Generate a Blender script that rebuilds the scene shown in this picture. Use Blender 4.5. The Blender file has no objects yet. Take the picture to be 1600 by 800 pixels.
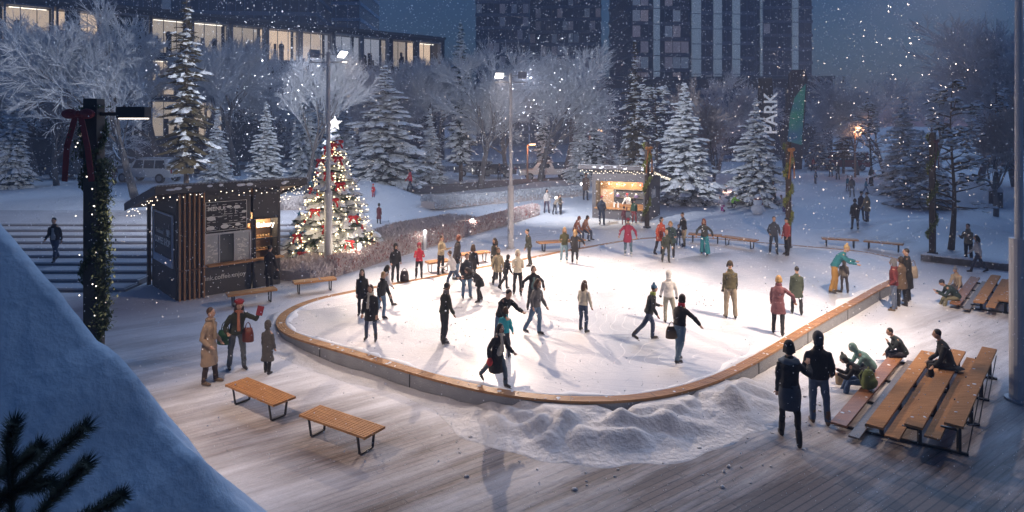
import bpy, bmesh, math, random
from mathutils import Vector, Matrix, noise
from math import sin, cos, radians as R, pi
random.seed(7)
SC = bpy.context.scene
COL = SC.collection

# ------------------------------------------------------------------ camera, sky, light
F, H, HY = 1050.0, 6.4, 190.0            # focal length (px of a 1600 px wide picture), eye height, horizon row
cam = bpy.data.cameras.new('camera'); camo = bpy.data.objects.new('camera', cam); COL.objects.link(camo)
camo.location = (0, 0, H); camo.rotation_euler = (R(90), 0, 0)
cam.sensor_width = 36; cam.lens = 36 * F / 1600; cam.shift_y = (HY - 400) / 1600
cam.clip_end = 3000; cam.clip_start = 0.05
SC.camera = camo
SUN_EL, SUN_ROT = R(3.0), R(54)
w = bpy.data.worlds.new('World'); SC.world = w; w.use_nodes = True
wn = w.node_tree.nodes; bg = wn['Background']
sky = wn.new('ShaderNodeTexSky'); sky.sky_type = 'NISHITA'; sky.sun_disc = False
sky.sun_elevation = SUN_EL; sky.sun_rotation = SUN_ROT
sky.ozone_density = 7.0; sky.air_density = 1.6; sky.dust_density = 0.3
tint = wn.new('ShaderNodeMix'); tint.data_type = 'RGBA'; tint.blend_type = 'MULTIPLY'; tint.inputs[0].default_value = 1
tint.inputs[7].default_value = (.60, .78, .84, 1)     # blue hour
w.node_tree.links.new(sky.outputs[0], tint.inputs[6]); w.node_tree.links.new(tint.outputs[2], bg.inputs['Color']); bg.inputs['Strength'].default_value = 0.06
sun = bpy.data.lights.new('sun', 'SUN'); sun.energy = 0.66; sun.angle = R(45); sun.color = (.44, .64, 1)
suno = bpy.data.objects.new('sun', sun); COL.objects.link(suno)
suno.rotation_euler = Vector((-.35, -.72, -.60)).to_track_quat('-Z', 'Y').to_euler()
SC.view_settings.view_transform = 'Standard'; SC.view_settings.look = 'None'
SC.view_settings.exposure = 1.66; SC.view_settings.gamma = 1.0; SC.view_settings.use_curve_mapping = False
SC.cycles.volume_bounces = 1; SC.cycles.max_bounces = 6; SC.cycles.diffuse_bounces = 3
SC.cycles.use_denoising = True
WARM = (1.0, .765, .585)

def spot(loc, target, power, size=100, color=WARM, blend=.6, radius=.12):
    l = bpy.data.lights.new('flood_light', 'SPOT'); l.energy = power; l.color = color
    l.spot_size = R(size); l.spot_blend = blend; l.shadow_soft_size = radius
    o = bpy.data.objects.new('flood_light', l); COL.objects.link(o); o.location = loc
    o.rotation_euler = (Vector(target) - Vector(loc)).to_track_quat('-Z', 'Y').to_euler()
    return o
def point(loc, power, color=WARM, radius=.08):
    l = bpy.data.lights.new('lamp_light', 'POINT'); l.energy = power; l.color = color; l.shadow_soft_size = radius
    o = bpy.data.objects.new('lamp_light', l); COL.objects.link(o); o.location = loc; return o

# ------------------------------------------------------------------ terrain and picture helpers
def ss(a, b, x):
    t = max(0.0, min(1.0, (x - a) / (b - a))); return t * t * (3 - 2 * t)
def gz(x, y):
    z = .37 * ss(17, 22, -.5 * x + .85 * y)
    wl = ss(0, 1, (-x - 2 - .12 * (y - 30)) / 10)
    z += wl * 1.15 * ss(29.5, 36, y)
    z += 1.15 * math.exp(-((x + 9.3) / 3.2) ** 2 - ((y - 47) / 3.6) ** 2) * (1 + .2 * noise.noise(Vector((x * .8, y * .5, 3))))
    z += .7 * math.exp(-((x - 24) / 3.4) ** 2 - ((y - 38.5) / 2.2) ** 2)
    far = ss(38, 60, y)
    z += far * (.35 * noise.noise(Vector((x * .045, y * .06, 1.7))) + .1 * noise.noise(Vector((x * .2, y * .25, 9))))
    return z
def P(px, py, z=0.0):
    Y = F * (H - z) / (py - HY); return Vector(((px - 800) * Y / F, Y, z))
def G(px, py):
    dx, dz = (px - 800) / F, -(py - HY) / F
    y = 3.0
    while y < 400:
        if H + dz * y <= gz(dx * y, y): break
        y += .05
    return Vector((dx * y, y, gz(dx * y, y)))
def at(px, Y, z=None):
    x = (px - 800) * Y / F; return Vector((x, Y, gz(x, Y) if z is None else z))
ICE = .36

# ------------------------------------------------------------------ tagging
def tag(o, label=None, cat=None, group=None, kind=None):
    if label: o['label'] = label
    if cat: o['category'] = cat
    if group: o['group'] = group
    if kind: o['kind'] = kind
    return o
def empty(name, loc, rz=0.0, **k):
    o = bpy.data.objects.new(name, None); COL.objects.link(o); o.location = loc; o.rotation_euler = (0, 0, rz)
    o.empty_display_size = .2
    return tag(o, **k)
def copy_tree(o, parent=None):
    c = o.copy(); COL.objects.link(c); c.parent = parent
    for ch in o.children: copy_tree(ch, c)
    return c

# ------------------------------------------------------------------ materials
_M = {}
def mat(key, col, rough=.7, var=.12, scale=6.0, bump=0.0, bscale=40.0, metal=0.0, snow=0.0, emit=None, estr=0.0, sub=0.0, coords='Object'):
    k = (key, tuple(col), rough, var, scale, bump, bscale, metal, snow, emit, estr)
    if k in _M: return _M[k]
    m = bpy.data.materials.new(key); m.use_nodes = True
    nt = m.node_tree; N = nt.nodes; L = nt.links; b = N['Principled BSDF']
    b.inputs['Roughness'].default_value = rough; b.inputs['Metallic'].default_value = metal
    tc = N.new('ShaderNodeTexCoord'); nz = N.new('ShaderNodeTexNoise'); nz.inputs['Scale'].default_value = scale
    nz.inputs['Detail'].default_value = 4
    L.new(tc.outputs[coords], nz.inputs['Vector'])
    mx = N.new('ShaderNodeMix'); mx.data_type = 'RGBA'
    mx.inputs[6].default_value = tuple(c * (1 - var) for c in col) + (1,)
    mx.inputs[7].default_value = tuple(min(1, c * (1 + var)) for c in col) + (1,)
    L.new(nz.outputs[0], mx.inputs[0]); out = mx.outputs[2]
    if snow > 0:
        ge = N.new('ShaderNodeNewGeometry'); sp = N.new('ShaderNodeSeparateXYZ'); L.new(ge.outputs['Normal'], sp.inputs[0])
        n2 = N.new('ShaderNodeTexNoise'); n2.inputs['Scale'].default_value = 3.5; n2.inputs['Detail'].default_value = 5
        L.new(tc.outputs[coords], n2.inputs['Vector'])
        ad = N.new('ShaderNodeMath'); ad.operation = 'MULTIPLY_ADD'; L.new(n2.outputs[0], ad.inputs[0]); ad.inputs[1].default_value = .9
        L.new(sp.outputs['Z'], ad.inputs[2])
        cr = N.new('ShaderNodeMapRange'); L.new(ad.outputs[0], cr.inputs[0])
        cr.inputs[1].default_value = 1.25 - snow * .9; cr.inputs[2].default_value = 1.40 - snow * .9
        m2 = N.new('ShaderNodeMix'); m2.data_type = 'RGBA'; L.new(cr.outputs[0], m2.inputs[0]); L.new(out, m2.inputs[6])
        m2.inputs[7].default_value = (.82, .85, .9, 1); out = m2.outputs[2]
    L.new(out, b.inputs['Base Color'])
    if bump:
        nb = N.new('ShaderNodeTexNoise'); nb.inputs['Scale'].default_value = bscale; nb.inputs['Detail'].default_value = 5
        L.new(tc.outputs[coords], nb.inputs['Vector'])
        bp = N.new('ShaderNodeBump'); bp.inputs['Strength'].default_value = bump; bp.inputs['Distance'].default_value = .05
        L.new(nb.outputs[0], bp.inputs['Height']); L.new(bp.outputs[0], b.inputs['Normal'])
    if emit:
        b.inputs['Emission Color'].default_value = tuple(emit) + (1,); b.inputs['Emission Strength'].default_value = estr
    _M[k] = m; return m
def glow(key, col, s): return mat(key, (.8, .8, .8), .5, .02, 5, emit=tuple(col), estr=s)

SNOW = mat('snow', (.80, .83, .88), .85, .05, 1.2, bump=.5, bscale=14)
SNOWC = mat('snow_cap', (.80, .83, .88), .85, .04, 3, bump=.3, bscale=30)
BLACK = mat('black_steel', (.018, .018, .02), .45, .2)
STEEL = mat('grey_painted_steel', (.50, .51, .54), .45, .08)
CONC = mat('concrete', (.30, .31, .33), .85, .25, 3, bump=.4, bscale=30)
CHAR = mat('charcoal_cladding', (.065, .063, .066), .6, .3, 3, bump=.2)
BROWNW = mat('brown_timber', (.13, .065, .035), .6, .35, 9)

def wood_mat(name, c1, c2, ang=0, sc=1.0, snow=0.0):
    m = bpy.data.materials.new(name); m.use_nodes = True; nt = m.node_tree; N = nt.nodes; L = nt.links; b = N['Principled BSDF']
    b.inputs['Roughness'].default_value = .5
    tc = N.new('ShaderNodeTexCoord'); mp = N.new('ShaderNodeMapping'); mp.inputs['Scale'].default_value = (1.2 * sc, 22 * sc, 22 * sc)
    mp.inputs['Rotation'].default_value = (0, 0, ang)
    L.new(tc.outputs['Object'], mp.inputs[0]); nz = N.new('ShaderNodeTexNoise'); nz.inputs['Scale'].default_value = 2; nz.inputs['Detail'].default_value = 6
    L.new(mp.outputs[0], nz.inputs['Vector'])
    cr = N.new('ShaderNodeValToRGB'); cr.color_ramp.elements[0].position = .3; cr.color_ramp.elements[1].position = .72
    cr.color_ramp.elements[0].color = c1 + (1,); cr.color_ramp.elements[1].color = c2 + (1,)
    L.new(nz.outputs[0], cr.inputs[0]); L.new(cr.outputs[0], b.inputs['Base Color'])
    bp = N.new('ShaderNodeBump'); bp.inputs['Strength'].default_value = .25; bp.inputs['Distance'].default_value = .01
    L.new(nz.outputs[0], bp.inputs['Height']); L.new(bp.outputs[0], b.inputs['Normal'])
    return m
WOOD = wood_mat('honey_timber', (.33, .14, .045), (.62, .32, .12))
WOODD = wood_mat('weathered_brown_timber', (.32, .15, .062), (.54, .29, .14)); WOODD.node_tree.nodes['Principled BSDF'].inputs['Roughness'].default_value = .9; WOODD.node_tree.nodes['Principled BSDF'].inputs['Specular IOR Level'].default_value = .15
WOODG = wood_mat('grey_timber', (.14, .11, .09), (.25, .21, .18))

# ------------------------------------------------------------------ mesh builder
class MB:
    def __init__(s): s.v = []; s.f = []; s.mi = []; s.mats = []; s.cur = 0
    def use(s, m):
        if m not in s.mats: s.mats.append(m)
        s.cur = s.mats.index(m); return s
    def add(s, vs, fs):
        o = len(s.v); s.v += [tuple(v) for v in vs]
        for f in fs: s.f.append([i + o for i in f]); s.mi.append(s.cur)
        return s
    def box(s, c, d, rz=0.0, M=None):
        x, y, z = d[0] / 2, d[1] / 2, d[2] / 2; c = Vector(c)
        vs = [Vector((a * x, b * y, e * z)) for e in (-1, 1) for a, b in ((-1, -1), (1, -1), (1, 1), (-1, 1))]
        if rz: q = Matrix.Rotation(rz, 3, 'Z'); vs = [q @ v for v in vs]
        if M: vs = [M @ v for v in vs]
        return s.add([v + c for v in vs], [(3, 2, 1, 0), (4, 5, 6, 7), (0, 1, 5, 4), (1, 2, 6, 5), (2, 3, 7, 6), (3, 0, 4, 7)])
    def beam(s, a, b, wdt, hgt, up=(0, 0, 1)):
        a, b = Vector(a), Vector(b); d = (b - a).normalized(); up = Vector(up)
        if abs(d.dot(up)) > .98: up = Vector((0, 1, 0))
        sd = d.cross(up).normalized() * wdt / 2; u = sd.cross(d).normalized() * hgt / 2
        vs = [a - sd - u, a + sd - u, a + sd + u, a - sd + u, b - sd - u, b + sd - u, b + sd + u, b - sd + u]
        return s.add(vs, [(0, 1, 2, 3), (7, 6, 5, 4), (0, 4, 5, 1), (1, 5, 6, 2), (2, 6, 7, 3), (3, 7, 4, 0)])
    def tube(s, pts, rs, n=6, cap=True):
        pts = [Vector(p) for p in pts]; rings = []
        if not hasattr(rs, '__len__'): rs = [rs] * len(pts)
        ref = None
        for i, p in enumerate(pts):
            d = (pts[min(i + 1, len(pts) - 1)] - pts[max(i - 1, 0)])
            d = d.normalized() if d.length > 1e-6 else Vector((0, 0, 1))
            if ref is None: ref = Vector((1, 0, 0)) if abs(d.x) < .8 else Vector((0, 1, 0))
            a = d.cross(ref).normalized(); ref = a.cross(d).normalized()
            rings.append([p + (a * cos(2 * pi * k / n) + ref * sin(2 * pi * k / n)) * rs[i] for k in range(n)])
        fs = []
        for i in range(len(pts) - 1):
            for k in range(n):
                k2 = (k + 1) % n; fs.append((i * n + k, i * n + k2, (i + 1) * n + k2, (i + 1) * n + k))
        if cap:
            fs.append(tuple(range(n - 1, -1, -1))); e = (len(pts) - 1) * n; fs.append(tuple(e + k for k in range(n)))
        return s.add([v for r in rings for v in r], fs)
    def ell(s, c, r, n=10, m=7, M=None):
        c = Vector(c); vs = []; fs = []
        for i in range(1, m):
            t = pi * i / m
            for k in range(n):
                v = Vector((r[0] * sin(t) * cos(2 * pi * k / n), r[1] * sin(t) * sin(2 * pi * k / n), r[2] * cos(t)))
                vs.append(c + (M @ v if M else v))
        top = Vector((0, 0, r[2])); 
        vs.append(c + (M @ top if M else top)); vs.append(c - (M @ top if M else top)); T = len(vs) - 2
        for i in range(m - 2):
            for k in range(n):
                k2 = (k + 1) % n; fs.append((i * n + k, (i + 1) * n + k, (i + 1) * n + k2, i * n + k2))
        for k in range(n):
            k2 = (k + 1) % n; fs.append((T, k, k2)); fs.append((T + 1, (m - 2) * n + k2, (m - 2) * n + k))
        return s.add(vs, fs)
    def loft(s, rings, n=12):
        """rings of (centre, x axis, y axis, rx, ry)"""
        vs = []; fs = []
        for c, ax, ay, rx, ry in rings:
            for k in range(n):
                t = 2 * pi * k / n
                vs.append(Vector(c) + ax * (rx * cos(t)) + ay * (ry * sin(t)))
        for i in range(len(rings) - 1):
            for k in range(n):
                k2 = (k + 1) % n; fs.append((i * n + k, i * n + k2, (i + 1) * n + k2, (i + 1) * n + k))
        fs.append(tuple(range(n - 1, -1, -1))); e = (len(rings) - 1) * n; fs.append(tuple(e + k for k in range(n)))
        return s.add(vs, fs)
    def prism(s, poly, h, base=0.0):
        n = len(poly); vs = [(p[0], p[1], base) for p in poly] + [(p[0], p[1], base + h) for p in poly]
        fs = [tuple(range(n - 1, -1, -1)), tuple(n + i for i in range(n))] + [(i, (i + 1) % n, n + (i + 1) % n, n + i) for i in range(n)]
        return s.add(vs, fs)
    def mesh(s, name, m=None, smooth=False):
        me = bpy.data.meshes.new(name); me.from_pydata(s.v, [], s.f)
        ms = s.mats if s.mats else ([m] if m else [])
        for q in ms: me.materials.append(q)
        if s.mats: me.polygons.foreach_set('material_index', s.mi)
        if smooth: me.polygons.foreach_set('use_smooth', [True] * len(me.polygons))
        me.update(); return me
    def build(s, name, m=None, parent=None, smooth=False, bevel=0.0, remesh=0.0):
        o = bpy.data.objects.new(name, s.mesh(name, m, smooth)); COL.objects.link(o)
        if parent: o.parent = parent
        if bevel:
            b = o.modifiers.new('bevel', 'BEVEL'); b.width = bevel; b.segments = 2; b.limit_method = 'ANGLE'
        if remesh:
            r = o.modifiers.new('skin', 'REMESH'); r.mode = 'VOXEL'; r.voxel_size = remesh; r.use_smooth_shade = True
            q = o.modifiers.new('smooth', 'SMOOTH'); q.iterations = 3; q.factor = .5
        return o
def text(body, size, m, parent, loc, rot, name='lettering', depth=.004, align='LEFT', sx=1.0, bold=0.0):
    cu = bpy.data.curves.new(name, 'FONT'); cu.body = body; cu.size = size; cu.extrude = depth; cu.align_x = align; cu.offset = bold
    cu.resolution_u = 3
    t = bpy.data.objects.new(name, cu); me = bpy.data.meshes.new_from_object(t); bpy.data.objects.remove(t)
    me.materials.clear(); me.materials.append(m)
    o = bpy.data.objects.new(name, me); COL.objects.link(o); o.parent = parent; o.location = loc; o.rotation_euler = rot; o.scale = (sx, 1, 1)
    return o

# ------------------------------------------------------------------ ground
def axis(fine0, fine1, step, lo, hi, g=1.18):
    a = [fine0 + i * step for i in range(int((fine1 - fine0) / step) + 1)]
    s_, v = step, a[-1]
    while v < hi: s_ *= g; v += s_; a.append(v)
    s_, v, pre = step, a[0], []
    while v > lo: s_ *= g; v -= s_; pre.append(v)
    return pre[::-1] + a

# rink outline: outer edge of the coping, traced, at its top height
OUT_PX = [(426,506),(429,495),(442,485),(458,476),(487,466),(522,459),(559,452),(605,443),(639,438),(687,429),(743,418),(790,409),(831,401),(875,392),(920,384.5),(957,378),
          (989,373),(1022,370.5),(1072,369.5),(1125,372.5),(1185,378),(1240,382.5),(1280,386),(1340,391),(1380,397),(1410,406),(1426,417),(1420,430),(1386,446),
          (1345,470),(1308,490),(1270,512),(1230,537),(1192,560),(1133,591),(1074,612),(1002,625),(931,629.5),(860,626),(810,621),(760,613),(680,593.5),(600,569),(550,554),(514,543),(470,532),(444,523),(430,514)]
raw = [P(x, y, .40) for x, y in OUT_PX]
def smooth_closed(pts, n):
    # Catmull-Rom then resample evenly then low-pass
    out = []; N_ = len(pts)
    for i in range(N_):
        p0, p1, p2, p3 = pts[i - 1], pts[i], pts[(i + 1) % N_], pts[(i + 2) % N_]
        for k in range(12):
            t = k / 12
            out.append(.5 * ((2 * p1) + (-p0 + p2) * t + (2 * p0 - 5 * p1 + 4 * p2 - p3) * t * t + (-p0 + 3 * p1 - 3 * p2 + p3) * t ** 3))
    L_ = [0]
    for i in range(len(out)): L_.append(L_[-1] + (out[(i + 1) % len(out)] - out[i]).length)
    res = []; j = 0
    for k in range(n):
        d = L_[-1] * k / n
        while L_[j + 1] < d: j += 1
        t = (d - L_[j]) / max(1e-9, L_[j + 1] - L_[j]); res.append(out[j].lerp(out[(j + 1) % len(out)], t))
    for _ in range(14): res = [(res[i - 1] + res[i] * 2 + res[(i + 1) % n]) / 4 for i in range(n)]
    return res
NR = 240
RINK = smooth_closed(raw, NR)
def nrm(i):
    t = RINK[(i + 1) % NR] - RINK[i - 1]; t.z = 0; t.normalize(); return Vector((-t.y, t.x, 0))  # sign fixed below
CEN = sum(RINK, Vector()) / NR
SG = 1 if nrm(0).dot(RINK[0] - CEN) > 0 else -1
def off(i, d, z): p = RINK[i % NR] + nrm(i % NR) * SG * d; return Vector((p.x, p.y, z))
def inside_rink(x, y, d=0.0):
    c = False
    for i in range(0, NR, 3):
        a, b = RINK[i], RINK[(i + 3) % NR]
        if (a.y > y) != (b.y > y) and x < (b.x - a.x) * (y - a.y) / (b.y - a.y) + a.x: c = not c
    return c

mb = MB(); xs = axis(-34, 36, .8, -420, 420); ys = axis(3, 66, .8, -12, 700)
idx = {}
for j, y in enumerate(ys):
    for i, x in enumerate(xs):
        z = gz(x, y)
        if -60 < x < -14.4 and 21.5 < y < 35.0: z = min(z, .25)
        if y < 45 and x > -30: z -= .07 * (1 - ss(38, 44, y)) * ss(-30, -26, x)
        idx[i, j] = len(mb.v); mb.v.append((x, y, z))
for j in range(len(ys) - 1):
    for i in range(len(xs) - 1):
        mb.f.append([idx[i, j], idx[i + 1, j], idx[i + 1, j + 1], idx[i, j + 1]])
tag(mb.build('ground', SNOW, smooth=True), kind='structure')

# plank deck of the plaza, partly snowed over
def deck_mat():
    m = bpy.data.materials.new('snowy_deck'); m.use_nodes = True; nt = m.node_tree; N = nt.nodes; L = nt.links; b = N['Principled BSDF']
    tc = N.new('ShaderNodeTexCoord'); mp = N.new('ShaderNodeMapping'); mp.inputs['Rotation'].default_value = (0, 0, R(-36))
    L.new(tc.outputs['Object'], mp.inputs[0])
    br = N.new('ShaderNodeTexBrick'); br.inputs['Scale'].default_value = 1; br.inputs['Brick Width'].default_value = 3.2; br.inputs['Row Height'].default_value = .145
    br.inputs['Mortar Size'].default_value = .013; br.inputs['Color1'].default_value = (.105, .078, .070, 1); br.inputs['Color2'].default_value = (.175, .132, .118, 1)
    br.inputs['Mortar'].default_value = (.04, .035, .035, 1); br.offset = .37
    L.new(mp.outputs[0], br.inputs['Vector'])
    m3 = N.new('ShaderNodeMapping'); m3.inputs['Scale'].default_value = (.22, 1.6, 1); L.new(mp.outputs[0], m3.inputs[0])
    n1 = N.new('ShaderNodeTexNoise'); n1.inputs['Scale'].default_value = .75; n1.inputs['Detail'].default_value = 9; n1.inputs['Roughness'].default_value = .68
    L.new(m3.outputs[0], n1.inputs['Vector'])
    n2 = N.new('ShaderNodeTexNoise'); n2.inputs['Scale'].default_value = .16; n2.inputs['Detail'].default_value = 4; L.new(tc.outputs['Object'], n2.inputs['Vector'])
    # snow depth grows away from the swept foreground
    sp = N.new('ShaderNodeSeparateXYZ'); L.new(tc.outputs['Object'], sp.inputs[0])
    fr = N.new('ShaderNodeMapRange'); fr.inputs[1].default_value = 13; fr.inputs[2].default_value = 27; fr.inputs[3].default_value = -.02; fr.inputs[4].default_value = .42
    L.new(sp.outputs['Y'], fr.inputs[0])
    a1 = N.new('ShaderNodeMath'); a1.operation = 'ADD'; L.new(n1.outputs[0], a1.inputs[0])
    ca = N.new('ShaderNodeAttribute'); ca.attribute_name = 'cover'; a0 = N.new('ShaderNodeMath'); a0.operation = 'ADD'; L.new(ca.outputs['Fac'], a0.inputs[0]); L.new(fr.outputs[0], a0.inputs[1]); L.new(a0.outputs[0], a1.inputs[1])
    a2 = N.new('ShaderNodeMath'); a2.operation = 'MULTIPLY_ADD'; L.new(n2.outputs[0], a2.inputs[0]); a2.inputs[1].default_value = .75; L.new(a1.outputs[0], a2.inputs[2])
    mr = N.new('ShaderNodeMapRange'); mr.inputs[1].default_value = .80; mr.inputs[2].default_value = 1.25; mr.inputs[4].default_value = .93; L.new(a2.outputs[0], mr.inputs[0])
    mx = N.new('ShaderNodeMix'); mx.data_type = 'RGBA'; L.new(mr.outputs[0], mx.inputs[0]); L.new(br.outputs['Color'], mx.inputs[6])
    mx.inputs[7].default_value = (.76, .77, .81, 1)
    L.new(mx.outputs[2], b.inputs['Base Color']); b.inputs['Roughness'].default_value = .62
    n3 = N.new('ShaderNodeTexNoise'); n3.inputs['Scale'].default_value = 7; n3.inputs['Detail'].default_value = 8; L.new(tc.outputs['Object'], n3.inputs['Vector'])
    h1 = N.new('ShaderNodeMath'); h1.operation = 'MULTIPLY_ADD'; L.new(n3.outputs[0], h1.inputs[0]); h1.inputs[1].default_value = .5; L.new(mr.outputs[0], h1.inputs[2])
    bp = N.new('ShaderNodeBump'); bp.inputs['Strength'].default_value = .6; bp.inputs['Distance'].default_value = .04
    L.new(h1.outputs[0], bp.inputs['Height']); L.new(bp.outputs[0], b.inputs['Normal'])
    return m
mb = MB(); dx = axis(-22, 30, .6, -23, 40, 1.0); dy = [1.5 + .6 * i for i in range(64)]
def dz(x, y): return gz(x, y) - .03 - .5 * ss(37.5, 40.2, y + .4 * noise.noise(Vector((x * .4, 0, 0))))
idx = {}
for j, y in enumerate(dy):
    for i, x in enumerate(dx): idx[i, j] = len(mb.v); mb.v.append((x, y, dz(x, y) + .03))
for j in range(len(dy) - 1):
    for i in range(len(dx) - 1):
        x, y = dx[i], dy[j]
        if x < -14.4 and y > 23.4: continue
        mb.f.append([idx[i, j], idx[i + 1, j], idx[i + 1, j + 1], idx[i, j + 1]])
dk = tag(mb.build('plaza_deck', deck_mat(), smooth=True), kind='structure')
at_ = dk.data.attributes.new('cover', 'FLOAT', 'POINT')
for i, v in enumerate(mb.v):
    d_ = min((RINK[k].x - v[0]) ** 2 + (RINK[k].y - v[1]) ** 2 for k in range(0, NR, 3)) ** .5
    c_ = .36 * math.exp(-(d_ / 1.6) ** 1.5) + .30 * math.exp(-((v[0] + 5.2) / 2.4) ** 2 - ((v[1] - 11.2) / 1.5) ** 2) + .12 * ss(9, 14, v[0]) * ss(30, 14, v[1]) + .12 * ss(-9, -12, v[0]) * ss(14, 18, v[1])
    at_.data[i].value = c_

# broad steps at the left
STN = 10
def stair_z(y): return .37 + .125 * max(0, min(STN, math.floor((y - 23.8) / .85) + 1))
mb = MB(); STEP = mat('snow_dusted_step', (.27, .26, .28), .8, .2, 2, bump=.3, snow=.42)
STT = mat('step_snow', (.52, .53, .58), .8, .25, .8, bump=.4, bscale=9)
for k in range(STN):
    y0 = 23.8 + .85 * k; y1 = 23.8 + .85 * (k + 1) if k < STN - 1 else 36
    z1 = .37 + .125 * (k + 1)
    xr = -13.7 if k < 4 else -9.4 - .12 * (k - 4); mb.use(STEP); mb.box(((xr - 60) / 2, (y0 + y1) / 2 + .1, z1 - .22), (xr + 60, y1 - y0 + .2, .36))
    mb.use(STT); mb.box(((xr - 60) / 2, (y0 + y1) / 2 + .09, z1 - .015), (xr + 59.9, y1 - y0 - .04 + .2, .045))
tag(mb.build('stairs'), kind='structure')

# paths and the park road as sheets that follow the ground
def ribbon(name, pts, width, m, lift=.02, n=60, wob=0.0):
    pts = [Vector((p[0], p[1], 0)) for p in pts]; mb = MB(); prev = None
    segs = len(pts) - 1
    for k in range(n + 1):
        t = k / n * segs; i = min(int(t), segs - 1); p = pts[i].lerp(pts[i + 1], t - i)
        d = (pts[i + 1] - pts[i]).normalized(); nn = Vector((-d.y, d.x, 0))
        row = []
        for q in range(7):
            e = (q / 6 - .5) * width * (1 + wob * noise.noise(Vector((p.x * .3, p.y * .3, q > 3))))
            v = p + nn * e; row.append((v.x, v.y, gz(v.x, v.y) + lift))
        o = len(mb.v); mb.v += row
        if prev is not None:
            for q in range(6): mb.f.append([prev + q, prev + q + 1, o + q + 1, o + q])
        prev = o
    return tag(mb.build(name, m, smooth=True), kind='structure')
PATH = mat('trodden_path', (.27, .24, .23), .85, .35, .7, bump=.4, bscale=8)
ROADM = mat('wet_asphalt_slush', (.12, .12, .14), .5, .5, .35, bump=.3)
ribbon('path', [at(330, 45)[:2], at(560, 52)[:2], at(720, 60)[:2], at(905, 73)[:2], at(1000, 110)[:2]], 4.0, PATH, .06, 80)
ribbon('road', [(-90, 62), (-40, 68), (0, 92), (60, 118), (160, 140)], 9, ROADM, .06, 90)

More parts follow.
